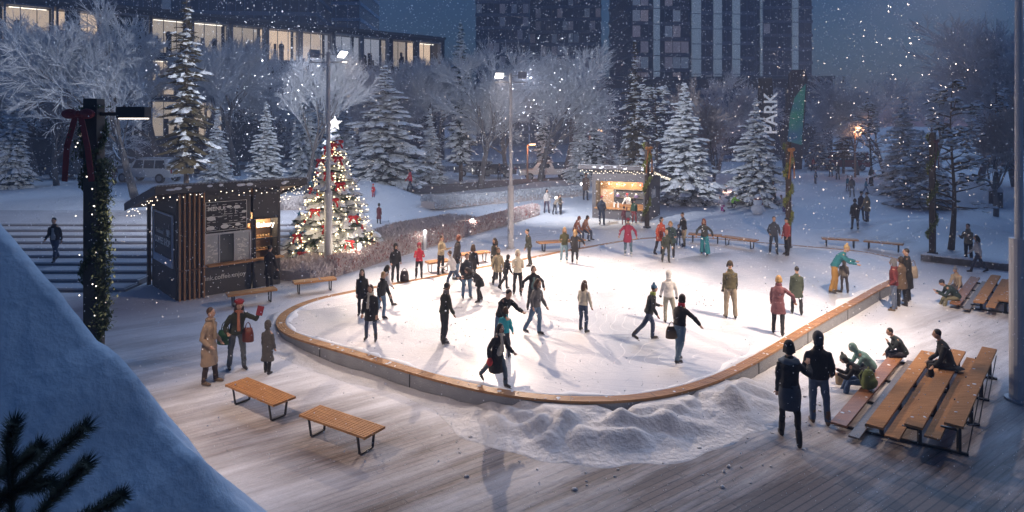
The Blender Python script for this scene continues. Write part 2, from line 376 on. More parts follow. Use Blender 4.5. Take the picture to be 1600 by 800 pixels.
# ------------------------------------------------------------------ ice rink
def ice_mat():
    m = bpy.data.materials.new('snowy_ice'); m.use_nodes = True; nt = m.node_tree; N = nt.nodes; L = nt.links; b = N['Principled BSDF']
    tc = N.new('ShaderNodeTexCoord'); n1 = N.new('ShaderNodeTexNoise'); n1.inputs['Scale'].default_value = .5; n1.inputs['Detail'].default_value = 8
    mp = N.new('ShaderNodeMapping'); mp.inputs['Scale'].default_value = (1, .45, 1); mp.inputs['Rotation'].default_value = (0, 0, R(35))
    L.new(tc.outputs['Object'], mp.inputs[0]); L.new(mp.outputs[0], n1.inputs['Vector'])
    cr = N.new('ShaderNodeValToRGB'); cr.color_ramp.elements[0].position = .35; cr.color_ramp.elements[1].position = .65
    cr.color_ramp.elements[0].color = (.46, .50, .57, 1); cr.color_ramp.elements[1].color = (.73, .72, .75, 1)
    L.new(n1.outputs[0], cr.inputs[0])
    # skate scratches: thin stretched wave rings
    wv = N.new('ShaderNodeTexVoronoi'); wv.feature = 'DISTANCE_TO_EDGE'; wv.inputs['Scale'].default_value = .9
    m2 = N.new('ShaderNodeMapping'); m2.inputs['Scale'].default_value = (.25, 1.3, 1); m2.inputs['Rotation'].default_value = (0, 0, R(-22))
    nd = N.new('ShaderNodeTexNoise'); nd.inputs['Scale'].default_value = .35
    L.new(tc.outputs['Object'], nd.inputs['Vector'])
    va = N.new('ShaderNodeVectorMath'); va.operation = 'MULTIPLY_ADD'; L.new(nd.outputs['Color'], va.inputs[0]); va.inputs[1].default_value = (5, 5, 0); L.new(tc.outputs['Object'], va.inputs[2])
    L.new(va.outputs[0], m2.inputs[0]); L.new(m2.outputs[0], wv.inputs['Vector'])
    sr = N.new('ShaderNodeMapRange'); sr.inputs[1].default_value = 0; sr.inputs[2].default_value = .012; sr.inputs[3].default_value = .25; sr.inputs[4].default_value = 0; L.new(wv.outputs['Distance'], sr.inputs[0])
    last = cr.outputs[0]
    for q, (scl, rot, mul) in enumerate(((.22, 20, 44), (.30, -35, 38), (.16, 75, 52))):
        mq = N.new('ShaderNodeMapping'); mq.inputs['Scale'].default_value = (.45, 1.2, 1); mq.inputs['Rotation'].default_value = (0, 0, R(rot)); mq.inputs['Location'].default_value = (q * 7.3, q * 3.1, 0)
        L.new(tc.outputs['Object'], mq.inputs[0]); nq = N.new('ShaderNodeTexNoise'); nq.inputs['Scale'].default_value = scl; nq.inputs['Detail'].default_value = .6; L.new(mq.outputs[0], nq.inputs['Vector'])
        m1 = N.new('ShaderNodeMath'); m1.operation = 'MULTIPLY'; m1.inputs[1].default_value = mul; L.new(nq.outputs[0], m1.inputs[0])
        m2_ = N.new('ShaderNodeMath'); m2_.operation = 'PINGPONG'; m2_.inputs[1].default_value = .5; L.new(m1.outputs[0], m2_.inputs[0])
        m3_ = N.new('ShaderNodeMapRange'); m3_.inputs[1].default_value = 0; m3_.inputs[2].default_value = .045; m3_.inputs[3].default_value = .75; m3_.inputs[4].default_value = 0; L.new(m2_.outputs[0], m3_.inputs[0])
        mx = N.new('ShaderNodeMix'); mx.data_type = 'RGBA'; L.new(m3_.outputs[0], mx.inputs[0]); L.new(last, mx.inputs[6]); mx.inputs[7].default_value = ((.42, .45, .52, 1), (.90, .90, .92, 1), (.48, .50, .56, 1))[q]; last = mx.outputs[2]
    L.new(last, b.inputs['Base Color'])
    rr = N.new('ShaderNodeMapRange'); rr.inputs[1].default_value = .35; rr.inputs[2].default_value = .6; rr.inputs[3].default_value = .28; rr.inputs[4].default_value = .6
    L.new(n1.outputs[0], rr.inputs[0]); L.new(rr.outputs[0], b.inputs['Roughness'])
    n3 = N.new('ShaderNodeTexNoise'); n3.inputs['Scale'].default_value = 9; n3.inputs['Detail'].default_value = 6; L.new(tc.outputs['Object'], n3.inputs['Vector'])
    bp = N.new('ShaderNodeBump'); bp.inputs['Strength'].default_value = .12; bp.inputs['Distance'].default_value = .02
    L.new(n3.outputs[0], bp.inputs['Height']); L.new(bp.outputs[0], b.inputs['Normal'])
    return m
rink = empty('ice_rink', (CEN.x, CEN.y, 0), label='big oval outdoor ice rink with low concrete kerb and timber coping', cat='ice rink')
def place_world(o, parent):
    o.parent = parent; o.matrix_parent_inverse = Matrix.Translation(-Vector(parent.location)); return o
mb = MB(); mb.v = [tuple(off(i, -.255, ICE)) for i in range(NR)]; mb.f = [list(range(NR))]
if SG * 1 < 0 or True:
    pass
io = mb.build('ice_surface', ice_mat()); bmn = bmesh.new(); bmn.from_mesh(io.data); bmesh.ops.recalc_face_normals(bmn, faces=bmn.faces)
for f_ in bmn.faces:
    if f_.normal.z < 0: f_.normal_flip()
bmesh.ops.triangulate(bmn, faces=bmn.faces[:]); bmn.to_mesh(io.data); bmn.free(); place_world(io, rink)
def sweep(prof, m, name, smooth=False):
    mb = MB(); n = len(prof)
    for i in range(NR):
        for d, z in prof: mb.v.append(tuple(off(i, d, z)))
    for i in range(NR):
        for k in range(n):
            k2 = (k + 1) % n; mb.f.append([i * n + k, ((i + 1) % NR) * n + k, ((i + 1) % NR) * n + k2, i * n + k2])
    o = mb.build(name, m, smooth=smooth)
    b = bmesh.new(); b.from_mesh(o.data); bmesh.ops.recalc_face_normals(b, faces=b.faces[:]); b.to_mesh(o.data); b.free()
    return place_world(o, rink)
sweep([(-.02, -.3), (-.02, .345), (-.26, .345), (-.26, -.3)], CONC, 'kerb_wall')
COPE = wood_mat('coping_timber', (.27, .12, .04), (.50, .26, .10), sc=.3)
for k in range(4):
    a = -.005 - k * .068; sweep([(a, .345), (a, .402), (a - .057, .402), (a - .057, .345)], COPE, 'coping_board')
mb = MB()
for i in range(0, NR, 7):
    p = off(i, -.135, .4); t = RINK[(i + 1) % NR] - RINK[i - 1]; mb.box((p.x, p.y, .4035), (.012, .262, .003), math.atan2(t.y, t.x))
place_world(mb.build('coping_joint', BLACK), rink)
mb = MB()
for i in range(190):
    k = random.randrange(NR)
    if noise.noise(Vector((k * .15, 2, 0))) < -.05: continue
    p = off(k, -random.uniform(.04, .26), .404); mb.ell(p, (random.uniform(.015, .06), random.uniform(.015, .06), random.uniform(.004, .014)), 7, 4)
tag(place_world(mb.build('snow_dusting', SNOWC), rink), kind='stuff')
# swept snow along the inside edge
mb = MB(); prev = None
for i in range(NR + 1):
    wd = .10 + .55 * max(0, noise.noise(Vector((i * .21, 4, 0))) + .12) + .12 * noise.noise(Vector((i * .9, 1, 0)))
    wd = max(.04, wd); hh = .03 + .06 * min(1, wd)
    row = [off(i, -.275, ICE + .02), off(i, -.285, ICE + hh), off(i, -.29 - wd * .55, ICE + hh * .9), off(i, -.30 - wd, ICE + .002)]
    o = len(mb.v); mb.v += [tuple(r) for r in row]
    if prev is not None:
        for k in range(3): mb.f.append([prev + k, prev + k + 1, o + k + 1, o + k])
    prev = o
place_world(mb.build('snow_rim', SNOWC, smooth=True), rink)
# seams in the concrete are thin dark joints
mb = MB()
for i in range(2, NR, 12):
    p = off(i, -.015, .02); t = RINK[(i + 1) % NR] - RINK[i]; mb.box((p.x, p.y, .17), (.02, .016, .34), math.atan2(t.y, t.x))
place_world(mb.build('kerb_joint', BLACK), rink)

# ploughed snow heaped against the front kerb
mb = MB(); fr = sorted([i for i in range(NR)], key=lambda i: 0)
def pxof(v): return 800 + F * v.x / v.y
front = [i for i in range(NR) if RINK[i].y < 21.5 and pxof(RINK[i]) < 1300 and (nrm(i) * SG).y < .25]
# order them as one run
st = min(front, key=lambda i: RINK[i].x); run = []; i = st; stp = 1 if (st + 1) % NR in front and RINK[(st + 1) % NR].y < RINK[st].y + .2 else -1
while i % NR in front: run.append(i % NR); i += stp
def Dw(px):
    T = [(425, .25), (450, .8), (560, .8), (640, .5), (705, .8), (760, 1.7), (850, 2.3), (980, 2.5), (1100, 2.4), (1160, 1.6), (1210, .6), (1290, .35), (1320, .2)]
    for (a, b), (c, d) in zip(T, T[1:]):
        if px <= c: return b + (d - b) * max(0, (px - a) / (c - a))
    return .2
ND = 26; prev = None; runs = []
for a, b in zip(run, run[1:]):
    for t in (0, .25, .5, .75): runs.append((a, b, t))
for a, b, t in runs:
    p = RINK[a].lerp(RINK[b], t); nn = (nrm(a).lerp(nrm(b), t)) * SG; px = pxof(p); D = Dw(px); row = []
    D *= .8; D *= 1 + .30 * noise.noise(Vector((p.x * .5, p.y * .5, 8))) + .16 * noise.noise(Vector((p.x * 1.6, p.y * 1.6, 3))); amp = (.06 + .46 * ss(.9, 2.0, D))
    for k in range(ND):
        s_ = k / (ND - 1); q = p + nn * (s_ * D)
        n1 = .5 + .5 * noise.noise(Vector((q.x * .75, q.y * .75, 2))); n2 = abs(noise.noise(Vector((q.x * 1.7, q.y * 1.7, 5)))); n3 = noise.noise(Vector((q.x * 5, q.y * 5, 1)))
        hh = amp * (1 - s_) ** .8 * (1 - s_ ** 3) * (.15 + 1.2 * n1 * n1 * 1.6 + .9 * n2 + .08 * n3) * (.75 + .5 * sin(min(1, s_ * 1.3) * pi))
        hh = min(hh, .33 + .25 * s_) if s_ < .25 else hh
        row.append((q.x, q.y, gz(q.x, q.y) + hh - (.05 if k == ND - 1 else 0) + .0))
    o = len(mb.v); mb.v += row
    if prev is not None:
        for k in range(ND - 1): mb.f.append([prev + k, prev + k + 1, o + k + 1, o + k])
    prev = o
for i in range(160):
    a, b, t = random.choice(runs)
    if Dw(pxof(RINK[a])) < 1.2: continue
    p = RINK[a].lerp(RINK[b], t); nn = (nrm(a).lerp(nrm(b), t)) * SG; D = Dw(pxof(p)) * (1 + .30 * noise.noise(Vector((p.x * .5, p.y * .5, 8))))
    q = p + nn * D * min(1.5, abs(random.gauss(.98, .16))); r_ = random.choice((.012, .018, .018, .025, .04)); q.z = gz(q.x, q.y) + r_ * .2; k0 = len(mb.v)
    mb.ell(q, (r_ * random.uniform(.8, 1.6), r_ * random.uniform(.8, 1.4), r_ * .8), 6, 4); mb.v[k0:] = [tuple(Vector(v) + Vector([random.uniform(-.2, .2) * r_ for _ in range(3)])) for v in mb.v[k0:]]
mb.mi = []
sb = mb.build('snow_drift', mat('ploughed_snow', (.66, .66, .67), .85, .30, 1.3, bump=.9, bscale=8), smooth=True); tag(sb, kind='structure')
b = bmesh.new(); b.from_mesh(sb.data); bmesh.ops.recalc_face_normals(b, faces=b.faces[:])
if sum(f.normal.z for f in b.faces) < 0: bmesh.ops.reverse_faces(b, faces=b.faces[:])
b.to_mesh(sb.data); b.free()

# near snow-covered bank at the left edge of the view
EDGE = [(-160, 180), (-60, 290), (0, 348), (50, 405), (100, 466), (150, 528), (185, 552), (215, 590), (250, 655), (280, 690), (308, 712), (340, 760), (372, 800), (420, 880), (470, 960)]
mb = MB(); rows = []
for k in range((len(EDGE) - 1) * 16 + 1):
    t = k / 16; i = min(int(t), len(EDGE) - 2); u = t - i; px = EDGE[i][0] * (1 - u) + EDGE[i + 1][0] * u; py = EDGE[i][1] * (1 - u) + EDGE[i + 1][1] * u
    Y = 7.6 - .00 * px; X = (px - 800) * Y / F; Z = H - (py - HY) * Y / F
    rid = Vector((X, Y, Z)); row = []
    for q in range(-6, 61):
        if q < 0:   # far side falls to the ground
            s_ = -q / 6; v = Vector((X + 1.0 * s_, Y + 1.6 * s_, Z * (1 - s_) ** .8 if s_ < 1 else -.1))
        else:       # near side: long slope towards the camera's left
            s_ = q / 60; v = Vector((X - 4.2 * s_, Y - 5.6 * s_, Z - 2.3 * s_ - 1.3 * s_ * s_))
        fq = min(1, abs(q) / 8); v.z += (.16 * noise.noise(v * .9) + .06 * noise.noise(v * 2.3) + .02 * noise.noise(v * 6)) * fq + .05 * noise.noise(v * 1.6) + .018 * noise.noise(v * 5.5)
        row.append(tuple(v))
    rows.append(row)
for row in rows: mb.v += row
n_ = len(rows[0])
for i in range(len(rows) - 1):
    for k in range(n_ - 1): mb.f.append([i * n_ + k, i * n_ + k + 1, (i + 1) * n_ + k + 1, (i + 1) * n_ + k])
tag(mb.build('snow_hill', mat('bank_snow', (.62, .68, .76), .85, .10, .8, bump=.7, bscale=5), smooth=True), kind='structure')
# ------------------------------------------------------------------ kiosks
WARMGLOW = glow('warm_bulb', (1, .82, .6), 1.5)
CHALK = mat('chalk_white', (.75, .74, .70), .8, .1)
PALE = mat('frosted_panel', (.40, .42, .44), .4, .25, 4)
def string_lights(parent, pts, n, drop=.18, r=.018, name='fairy_lights'):
    m = MB(); pts = [Vector(p) for p in pts]
    for (a, b) in zip(pts, pts[1:]):
        k = max(2, int(n * (b - a).length))
        for i in range(k):
            p = a.lerp(b, i / k); p = p + Vector((random.uniform(-.02, .02), random.uniform(-.02, .02), -random.random() ** 1.5 * drop))
            m.ell(p, (r, r, r), 6, 4)
    o = m.build(name, WARMGLOW, parent); return o
def snow_slab(parent, quad, th=.09, nx=22, ny=10, name='roof_snow'):
    """soft snow sheet over a roof given by 4 corners (front-left, front-right, back-right, back-left)"""
    a, b, c, d = [Vector(q) for q in quad]; m = MB()
    for j in range(ny + 1):
        for i in range(nx + 1):
            u, v = i / nx, j / ny; p = a.lerp(b, u).lerp(d.lerp(c, u), v)
            e = min(u, 1 - u) * nx * .5; f = min(v, 1 - v) * ny * .5
            p.z += .012 + th * min(1, .25 + e * .9) * min(1, .25 + f * .9) * (.75 + .5 * noise.noise(p * 1.7))
            p.x += .05 * noise.noise(p * 2.3); m.v.append(tuple(p))
    for j in range(ny):
        for i in range(nx): k = j * (nx + 1) + i; m.f.append([k, k + 1, k + nx + 2, k + nx + 1])
    # skirt
    return m.build(name, SNOWC, parent, smooth=True)

k1 = empty('coffee_kiosk', (-11.3, 22.6, .37), math.atan2(.667, .745), label='dark coffee kiosk with brown slats and chalk menu beside the benches', cat='kiosk')
W1, D1, HF, HB = 3.6, 3.0, 3.62, 2.95
def side_poly(m, x, th):
    vs = [(x, 0, -.4), (x, D1, -.4), (x, D1, HB), (x, 0, HF)]; vs2 = [(x + th, y, z) for _, y, z in vs]
    m.add(vs + vs2, [(0, 3, 2, 1), (4, 5, 6, 7), (0, 1, 5, 4), (1, 2, 6, 5), (2, 3, 7, 6), (3, 0, 4, 7)])
m = MB(); side_poly(m, 0, .08); side_poly(m, W1 - .08, .08)
m.box((W1 / 2, D1 - .04, 1.27), (W1 - .17, .08, 3.34)); m.box((1.3, .04, .3), (2.42, .08, 1.4)); m.box((3.05, .04, .3), (.92, .08, 1.4))
m.box((1.3, .04, 2.99), (2.42, .08, 1.26)); m.box((3.05, .04, 3.06), (.92, .08, 1.10)); m.box((2.58, .04, 1.76), (.12, .08, 1.5))
m.build('wall', CHAR, k1, bevel=.006)
# vertical slats with timber edges
m = MB(); m.use(CHAR); m.box((.46, -.03, 1.63), (.84, .045, 3.9)); m.use(BROWNW)
SL = mat('slat_timber', (.38, .20, .10), .6, .3, 8)
for i in range(6):
    m.use(SL); m.box((.07 + i * .155, -.13, 1.63), (.045, .15, 3.92))
m.use(BROWNW); m.box((.46, -.215, 1.02), (.86, .03, .05)); m.build('slat_screen', None, k1)
# counter
m = MB(); m.box((2.28, -.16, 1.06), (2.66, .34, .06)); m.build('counter', WOOD, k1, bevel=.006)
# menu board
mb_ = MB(); mb_.box((1.64, -.02, 2.72), (1.46, .03, 1.06)); fr_ = mb_.build('menu_board', mat('chalkboard', (.028, .028, .03), .7, .2), k1)
m = MB()
for x0, x1, z0, z1 in ((.93, 2.35, 3.22, 3.235), (.93, 2.35, 2.205, 2.22), (.93, .945, 2.21, 3.23), (2.335, 2.35, 2.21, 3.23)): m.box(((x0 + x1) / 2, -.04, (z0 + z1) / 2), (x1 - x0, .01, z1 - z0))
for a_ in ((1.58, 2.93, .012, .3), (1.95, 2.93, .012, .3), (1.3, 2.72, .7, .012), (1.9, 2.45, .8, .012)): m.box((a_[0], -.04, a_[1]), (a_[2], .01, a_[3]))
for cx, cz, rx in ((1.12, 2.66, .15), (1.1, 2.33, .14), (1.58, 2.35, .14), (1.73, 3.03, .09), (2.0, 3.0, .12), (2.25, 2.82, .09), (2.03, 2.38, .1), (2.24, 2.6, .07)):
    m.ell((cx, -.042, cz), (rx, .008, rx * .55), 12, 6)
random.seed(3)
for col in range(7):
    for rw in range(11):
        x = 1.02 + col * .19; z = 2.27 + rw * .085
        if random.random() < .62: m.box((x + random.uniform(-.02, .02), -.039, z), (random.uniform(.06, .15), .008, .016))
m.build('menu_marks', CHALK, fr_)
text('MENU', .2, CHALK, fr_, (1.0, -.045, 2.93), (R(90), 0, 0), 'menu_heading', bold=.004)
# lower serving window with frosted panels
wf = MB(); 
for x0, x1, z0, z1 in ((.9, 2.5, 2.08, 2.14), (.9, 2.5, 1.0, 1.06), (.9, .95, 1, 2.14), (2.45, 2.5, 1, 2.14), (1.38, 1.41, 1, 2.14), (1.9, 1.93, 1, 2.14)):
    wf.box(((x0 + x1) / 2, -.025, (z0 + z1) / 2), (x1 - x0, .05, z1 - z0))
wfo = wf.build('window', STEEL, k1)
m = MB(); m.use(PALE); m.box((1.165, .0, 1.57), (.42, .02, 1.0)); m.box((2.19, .0, 1.57), (.5, .02, 1.0)); m.use(mat('dark_glass', (.05, .06, .07), .1, .1)); m.box((1.655, .0, 1.57), (.46, .02, 1.0))
m.build('pane', None, wfo)
m = MB()
for i in range(60):
    x = random.choice((1.165, 2.19)); m.box((x + random.uniform(-.15, .15), -.014, random.uniform(1.12, 1.9)), (random.uniform(.03, .12), .006, random.uniform(.015, .05)))
m.build('panel_marks', CHALK, wfo)
# bakery window, lit
bw = MB(); bw.use(BLACK)
for x0, x1, z0, z1 in ((2.62, 3.52, 2.48, 2.54), (2.62, 3.52, 1.0, 1.05), (2.62, 2.67, 1, 2.54), (3.47, 3.52, 1, 2.54), (2.66, 3.48, 1.75, 1.78)):
    bw.box(((x0 + x1) / 2, -.01, (z0 + z1) / 2), (x1 - x0, .1, z1 - z0))
bwo = bw.build('window', None, k1)
m = MB(); m.box((3.07, .75, 1.8), (1.0, .04, 1.7)); m.build('shelf_back', mat('warm_timber_wall', (.42, .26, .15), .7, .2), bwo)
m = MB()
for z in (1.25, 1.7, 2.1): m.box((3.07, .6, z), (.86, .24, .03))
m.build('shelf', WOOD, bwo)
m = MB()
for z in (1.27, 1.72): 
    for i in range(7): m.ell((2.74 + i * .11, .56, z + .05), (.045, .07, random.uniform(.03, .07)), 8, 5)
m.build('bread', mat('bread', (.5, .32, .16), .8, .3, 20), bwo)
text('Bakery', .25, glow('neon_white', (1, .95, .85), 2), bwo, (2.72, .02, 2.18), (R(90), 0, 0), 'neon_lettering', sx=.95)
lp = point((0, 0, 0), 12, (1, .78, .5), .1); lp.parent = k1; lp.location = (3.0, .35, 2.4)
text('drink.coffee.enjoy', .235, CHALK, k1, (.72, -.012, .52), (R(90), 0, 0), 'wall_lettering', sx=.95)
# left side sign
m = MB(); m.use(mat('sign_navy', (.02, .024, .032), .5, .1)); m.box((-.03, 1.35, 2.05), (.03, 2.3, 1.5)); sg = m.build('sign_board', None, k1)
m = MB(); 
for y0, y1, z0, z1 in ((.18, 2.52, 2.79, 2.85), (.18, .23, 1.3, 2.85), (2.47, 2.52, 1.3, 2.85), (.18, 2.52, 1.06, 1.32)): m.box((-.055, (y0 + y1) / 2, (z0 + z1) / 2), (.05, y1 - y0, z1 - z0))
m.build('sign_frame', mat('pale_blue_frame', (.42, .50, .60), .6, .1), sg)
text('COFFEE SHOP', .33, CHALK, sg, (-.05, 2.42, 1.72), (R(90), 0, R(-90)), 'sign_lettering', sx=.92, bold=.006)
text('Traditional', .22, CHALK, sg, (-.05, 2.3, 2.08), (R(90), 0, R(-90)), 'sign_lettering', sx=1)
m = MB(); m.tube([(-.06, .72, 2.1), (-.06, .72, 2.16), (-.06, .72, 2.3)], [.06, .13, .17], 12); m.box((-.06, .72, 2.08), (.02, .42, .02)); m.tube([(-.06, .62, 2.35), (-.06, .66, 2.42), (-.06, .6, 2.5)], .012, 5); m.tube([(-.06, .52, 2.25), (-.06, .47, 2.2), (-.06, .53, 2.15)], .016, 5)
cu = m.build('cup_emblem', CHALK, sg); cu.scale = (.25, 1, 1); cu.location = (-.045, 0, 0)
# roof: corrugated, sloping to the back
def roof(parent, W, D, HF, HB, ol, orr, of, ob, fascia=.26, m1=CHAR, uv=24, under=BROWNW):
    sl = (HB - HF) / D
    def z(y): return HF + sl * y
    c = [(-ol, -of), (W + orr, -of), (W + orr, D + ob), (-ol, D + ob)]
    m = MB(); lo = [(x, y, z(y) + .01) for x, y in c]; hi = [(x, y, z(y) + .16) for x, y in c]
    m.add(lo + hi, [(3, 2, 1, 0), (4, 5, 6, 7), (0, 1, 5, 4), (1, 2, 6, 5), (2, 3, 7, 6), (3, 0, 4, 7)])
    ro = m.build('roof', under, parent)
    m = MB(); m.box((W / 2 + (orr - ol) / 2, -of - .03, z(-of) + .06), (W + ol + orr + .05, .04, fascia))
    for x in (-ol - .02, W + orr + .02):
        a = Vector((x, -of - .01, z(-of) + .06)); b = Vector((x, D + ob, z(D + ob) + .06)); m.beam(a, b, .04, fascia)
    m.build('fascia', m1, ro)
    m = MB(); n = int((W + ol + orr) / .11); pr = []
    for j, y in enumerate((-of - .1, D + ob + .05)):
        for i in range(n * 2 + 1):
            pr.append((-ol - .04 + i * (W + ol + orr + .08) / (2 * n), y, z(y) + .20 + (.022 if i % 2 else -.022)))
    q = n * 2 + 1; fs = [(i, i + 1, q + i + 1, q + i) for i in range(q - 1)]
    o_ = MB(); o_.add(pr, fs); co = o_.build('roof_sheet', STEEL, ro); sd = co.modifiers.new('t', 'SOLIDIFY'); sd.thickness = .015
    snow_slab(ro, [(-ol, -of - .02, z(-of) + .215), (W + orr, -of - .02, z(-of) + .215), (W + orr, D + ob, z(D + ob) + .215), (-ol, D + ob, z(D + ob) + .215)], .07)
    m = MB()
    for i in range(9):
        x = random.uniform(-ol + .1, W + orr - .1); m.ell((x, -of - .055, z(-of) + random.uniform(.0, .12)), (random.uniform(.06, .17), .015, random.uniform(.03, .06)), 10, 5)
    m.build('snow_patch', SNOWC, ro)
    return z
zf = roof(k1, W1, D1, HF, HB, .75, .75, .55, .6)
string_lights(k1, [(-.7, 3.5, zf(3.5) - .12), (-.7, -.5, zf(-.5) - .12)], 6, .3, .015)
string_lights(k1, [(-.7, -.5, zf(-.5) - .1), (4.3, -.5, zf(-.5) - .1)], 5, .3, .016)
string_lights(k1, [(4.3, -.5, zf(-.5) - .1), (4.3, 3.3, zf(3.3) - .1)], 8, .3, .016)
m = MB(); m.box((-.08, D1 + .1, 1.35), (.12, .12, 3.3)); m.build('post', BLACK, k1)

ang2 = R(-27); k2p = Vector((5.05, 42.3, .37))
k2 = empty('snack_kiosk', k2p, ang2, label='grey kiosk with wide lit serving window full of shelves, beyond the rink', cat='kiosk')
W2, D2, HF2, HB2 = 3.5, 3.1, 3.05, 2.5
GR2 = mat('grey_brown_boards', (.11, .10, .105), .7, .25, 3, bump=.3)
m = MB()
vs = [(0, 0, -.4), (0, D2, -.4), (0, D2, HF2 - .1), (0, 0, HF2)]
def sidew(m, x, th, h0, h1):
    vs = [(x, 0, -.4), (x, D2, -.4), (x, D2, h1), (x, 0, h0)]; vs2 = [(x + th, y, z) for _, y, z in vs]
    m.add(vs + vs2, [(0, 3, 2, 1), (4, 5, 6, 7), (0, 1, 5, 4), (1, 2, 6, 5), (2, 3, 7, 6), (3, 0, 4, 7)])
sidew(m, 0, .1, HF2, HB2); sidew(m, W2 - .1, .1, HF2, HB2)
m.box((W2 / 2, D2 - .05, 1.05), (W2 - .22, .08, 2.9)); m.box((W2 / 2, .05, .1), (W2 - .22, .1, 1.0)); m.box((W2 / 2, .05, 2.68), (W2 - .22, .1, .72)); m.box((.17, .05, 1.46), (.13, .1, 1.72)); m.box((W2 - .17, .05, 1.46), (.13, .1, 1.72))
m.build('wall', GR2, k2)
m = MB(); m.box((W2 / 2, .06, .64), (W2 - .4, .5, .07)); m.build('counter', WOOD, k2)
m = MB(); m.box((W2 / 2, 1.15, 1.45), (W2 - .25, .05, 1.9)); m.build('shelf_back', mat('warm_timber_wall', (.42, .26, .15), .7, .2), k2)
m = MB(); m.box((2.2, 1.02, 1.25), (2.3, .22, .03)); m.build('shelf', WOODG, k2); m = MB(); m.box((2.2, 1.02, 1.75), (2.3, .22, .03)); m.build('shelf', WOODG, k2)
m = MB(); m.box((2.2, 1.12, 1.5), (2.3, .02, .47)); m.box((2.2, 1.12, 1.0), (2.3, .02, .47)); m.build('shelf_panel', CHAR, k2)
for i in range(4):
    m = MB(); x = 1.35 + i * .6; m.use(mat('purple_jar', (.16, .13, .26), .3, .2)); m.tube([(x, 1, 1.27), (x, 1, 1.38), (x, 1, 1.46)], [.13, .15, .08], 10); m.use(CHALK); m.tube([(x, 1, 1.46), (x, 1, 1.52)], .07, 8)
    tag(m.build('jar'), ('leftmost', 'second from left', 'third from left', 'rightmost')[i] + ' of four purple jars on the upper shelf of the grey kiosk', 'jar', 'jars on the kiosk shelf'); 
    o = COL.objects['jar' if i == 0 else 'jar.%03d' % i]; o.matrix_world = Matrix.Translation(k2p) @ Matrix.Rotation(ang2, 4, 'Z')
for i, x in enumerate((1.35, 1.62)):
    m = MB(); m.use(CHALK); m.tube([(x, .25, .68), (x, .25, .88), (x, .25, .93), (x, .25, 1.02)], [.06, .06, .03, .05], 10)
    o = m.build('white_bottle'); tag(o, ('left', 'right')[i] + ' one of two white bottles on the grey kiosk counter', 'bottle', 'bottles on the kiosk counter'); o.matrix_world = Matrix.Translation(k2p) @ Matrix.Rotation(ang2, 4, 'Z')
m = MB()
for i in range(55): m.box((random.uniform(.35, 1.0), 1.11, random.uniform(.8, 2.2)), (random.uniform(.02, .09), .01, random.uniform(.02, .05)))
for i in range(26): m.box((random.uniform(1.2, 1.8), 1.11, random.uniform(1.9, 2.2)), (random.uniform(.02, .09), .01, random.uniform(.02, .06)))
m.build('wall_marks', CHALK, k2)
m = MB(); m.box((2.85, 1.08, 2.08), (.6, .04, .26)); m.build('small_sign', mat('red_sign', (.45, .12, .08), .6, .1), k2)
m = MB(); m.box((2.2, .55, .78), (2.3, .3, .22)); m.build('display_box', WOOD, k2)
lp = point((0, 0, 0), 26, (1, .74, .42), .15); lp.parent = k2; lp.location = (1.2, .4, 2.2)
lp = point((0, 0, 0), 26, (1, .74, .42), .15); lp.parent = k2; lp.location = (2.5, .4, 2.2)
m = MB()
for i in range(6): m.ell((.5 + i * .5, .35, 2.12), (.035, .035, .045), 8, 5)
m.build('pendant_bulb', WARMGLOW, k2)
m = MB(); m.use(PALE); m.box((W2 + .02, 1.5, 1.55), (.03, .9, .55)); m.use(CHALK); m.box((W2 + .04, 1.5, 1.6), (.01, .35, .28)); m.build('side_notice', None, k2)
zf = roof(k2, W2, D2, HF2, HB2, .7, .6, .5, .5, .22, GR2, under=GR2)
string_lights(k2, [(-.6, -.5, zf(-.5) - .1), (W2 + .6, -.5, zf(-.5) - .1)], 8, .25, .024)
string_lights(k2, [(W2 + .6, -.5, zf(-.5) - .1), (W2 + .6, D2 + .4, zf(D2 + .4) - .1)], 10, .15, .018)

# ------------------------------------------------------------------ light masts
HEAD = glow('flood_panel', (1, .93, .85), 6)
def mast(base, htot, label, arms, lower, r0=.13, r1=.085, dirs=((-.55, 0), (.55, 0)), targets=(), power=(900, 900), sizes=(96, 96)):
    e = empty('light_mast', base, 0, label=label, cat='light mast', group='floodlight masts round the rink')
    m = MB(); m.tube([(0, 0, 0), (0, 0, lower)], [r0, r0], 16); m.tube([(0, 0, lower - .01), (0, 0, htot)], [r1, r1 * .85], 14); m.build('pole', STEEL, e, smooth=False)
    m = MB(); m.tube([(0, 0, 0), (0, 0, .05)], [r0 * 1.5, r0 * 1.5], 12); m.build('base_plate', STEEL, e)
    m = MB(); m.box((0, 0, htot - .42), (arms * 2, .07, .06)); m.build('cross_arm', STEEL, e)
    for (dx_, dy_), tg, pw_, sz_ in zip(dirs, targets, power, sizes):
        hp = Vector((dx_, dy_, htot - .08)); d = (Vector(tg) - (Vector(base) + hp)).normalized()
        q = d.to_track_quat('-Z', 'Y').to_matrix()
        m = MB(); m.box(hp, (.42, .34, .07), M=q); h = m.build('flood_head', STEEL, e)
        m = MB(); m.box(hp + d * .04, (.37, .29, .02), M=q); m.build('flood_panel', HEAD, h)
        m = MB(); m.beam((0, 0, htot - .12), hp, .04, .04); m.build('bracket', STEEL, e)
        spot(Vector(base) + hp + d * .1, tg, pw_, sz_, WARM if tg[1] < 40 else (.92, .93, 1), .8, .13)
    return e
bA = G(513, 424); bB = G(798, 388)
mast(bA, H + 105 * bA.y / F - bA.z + .1, 'tall grey floodlight mast beside the Christmas tree', .75, (H - (338 - HY) * bA.y / F) - bA.z + 1.0, .16, .09,
     targets=((-22, 46, 3), (1, 22.5, .3)), power=(2600, 2200), sizes=(115, 88))
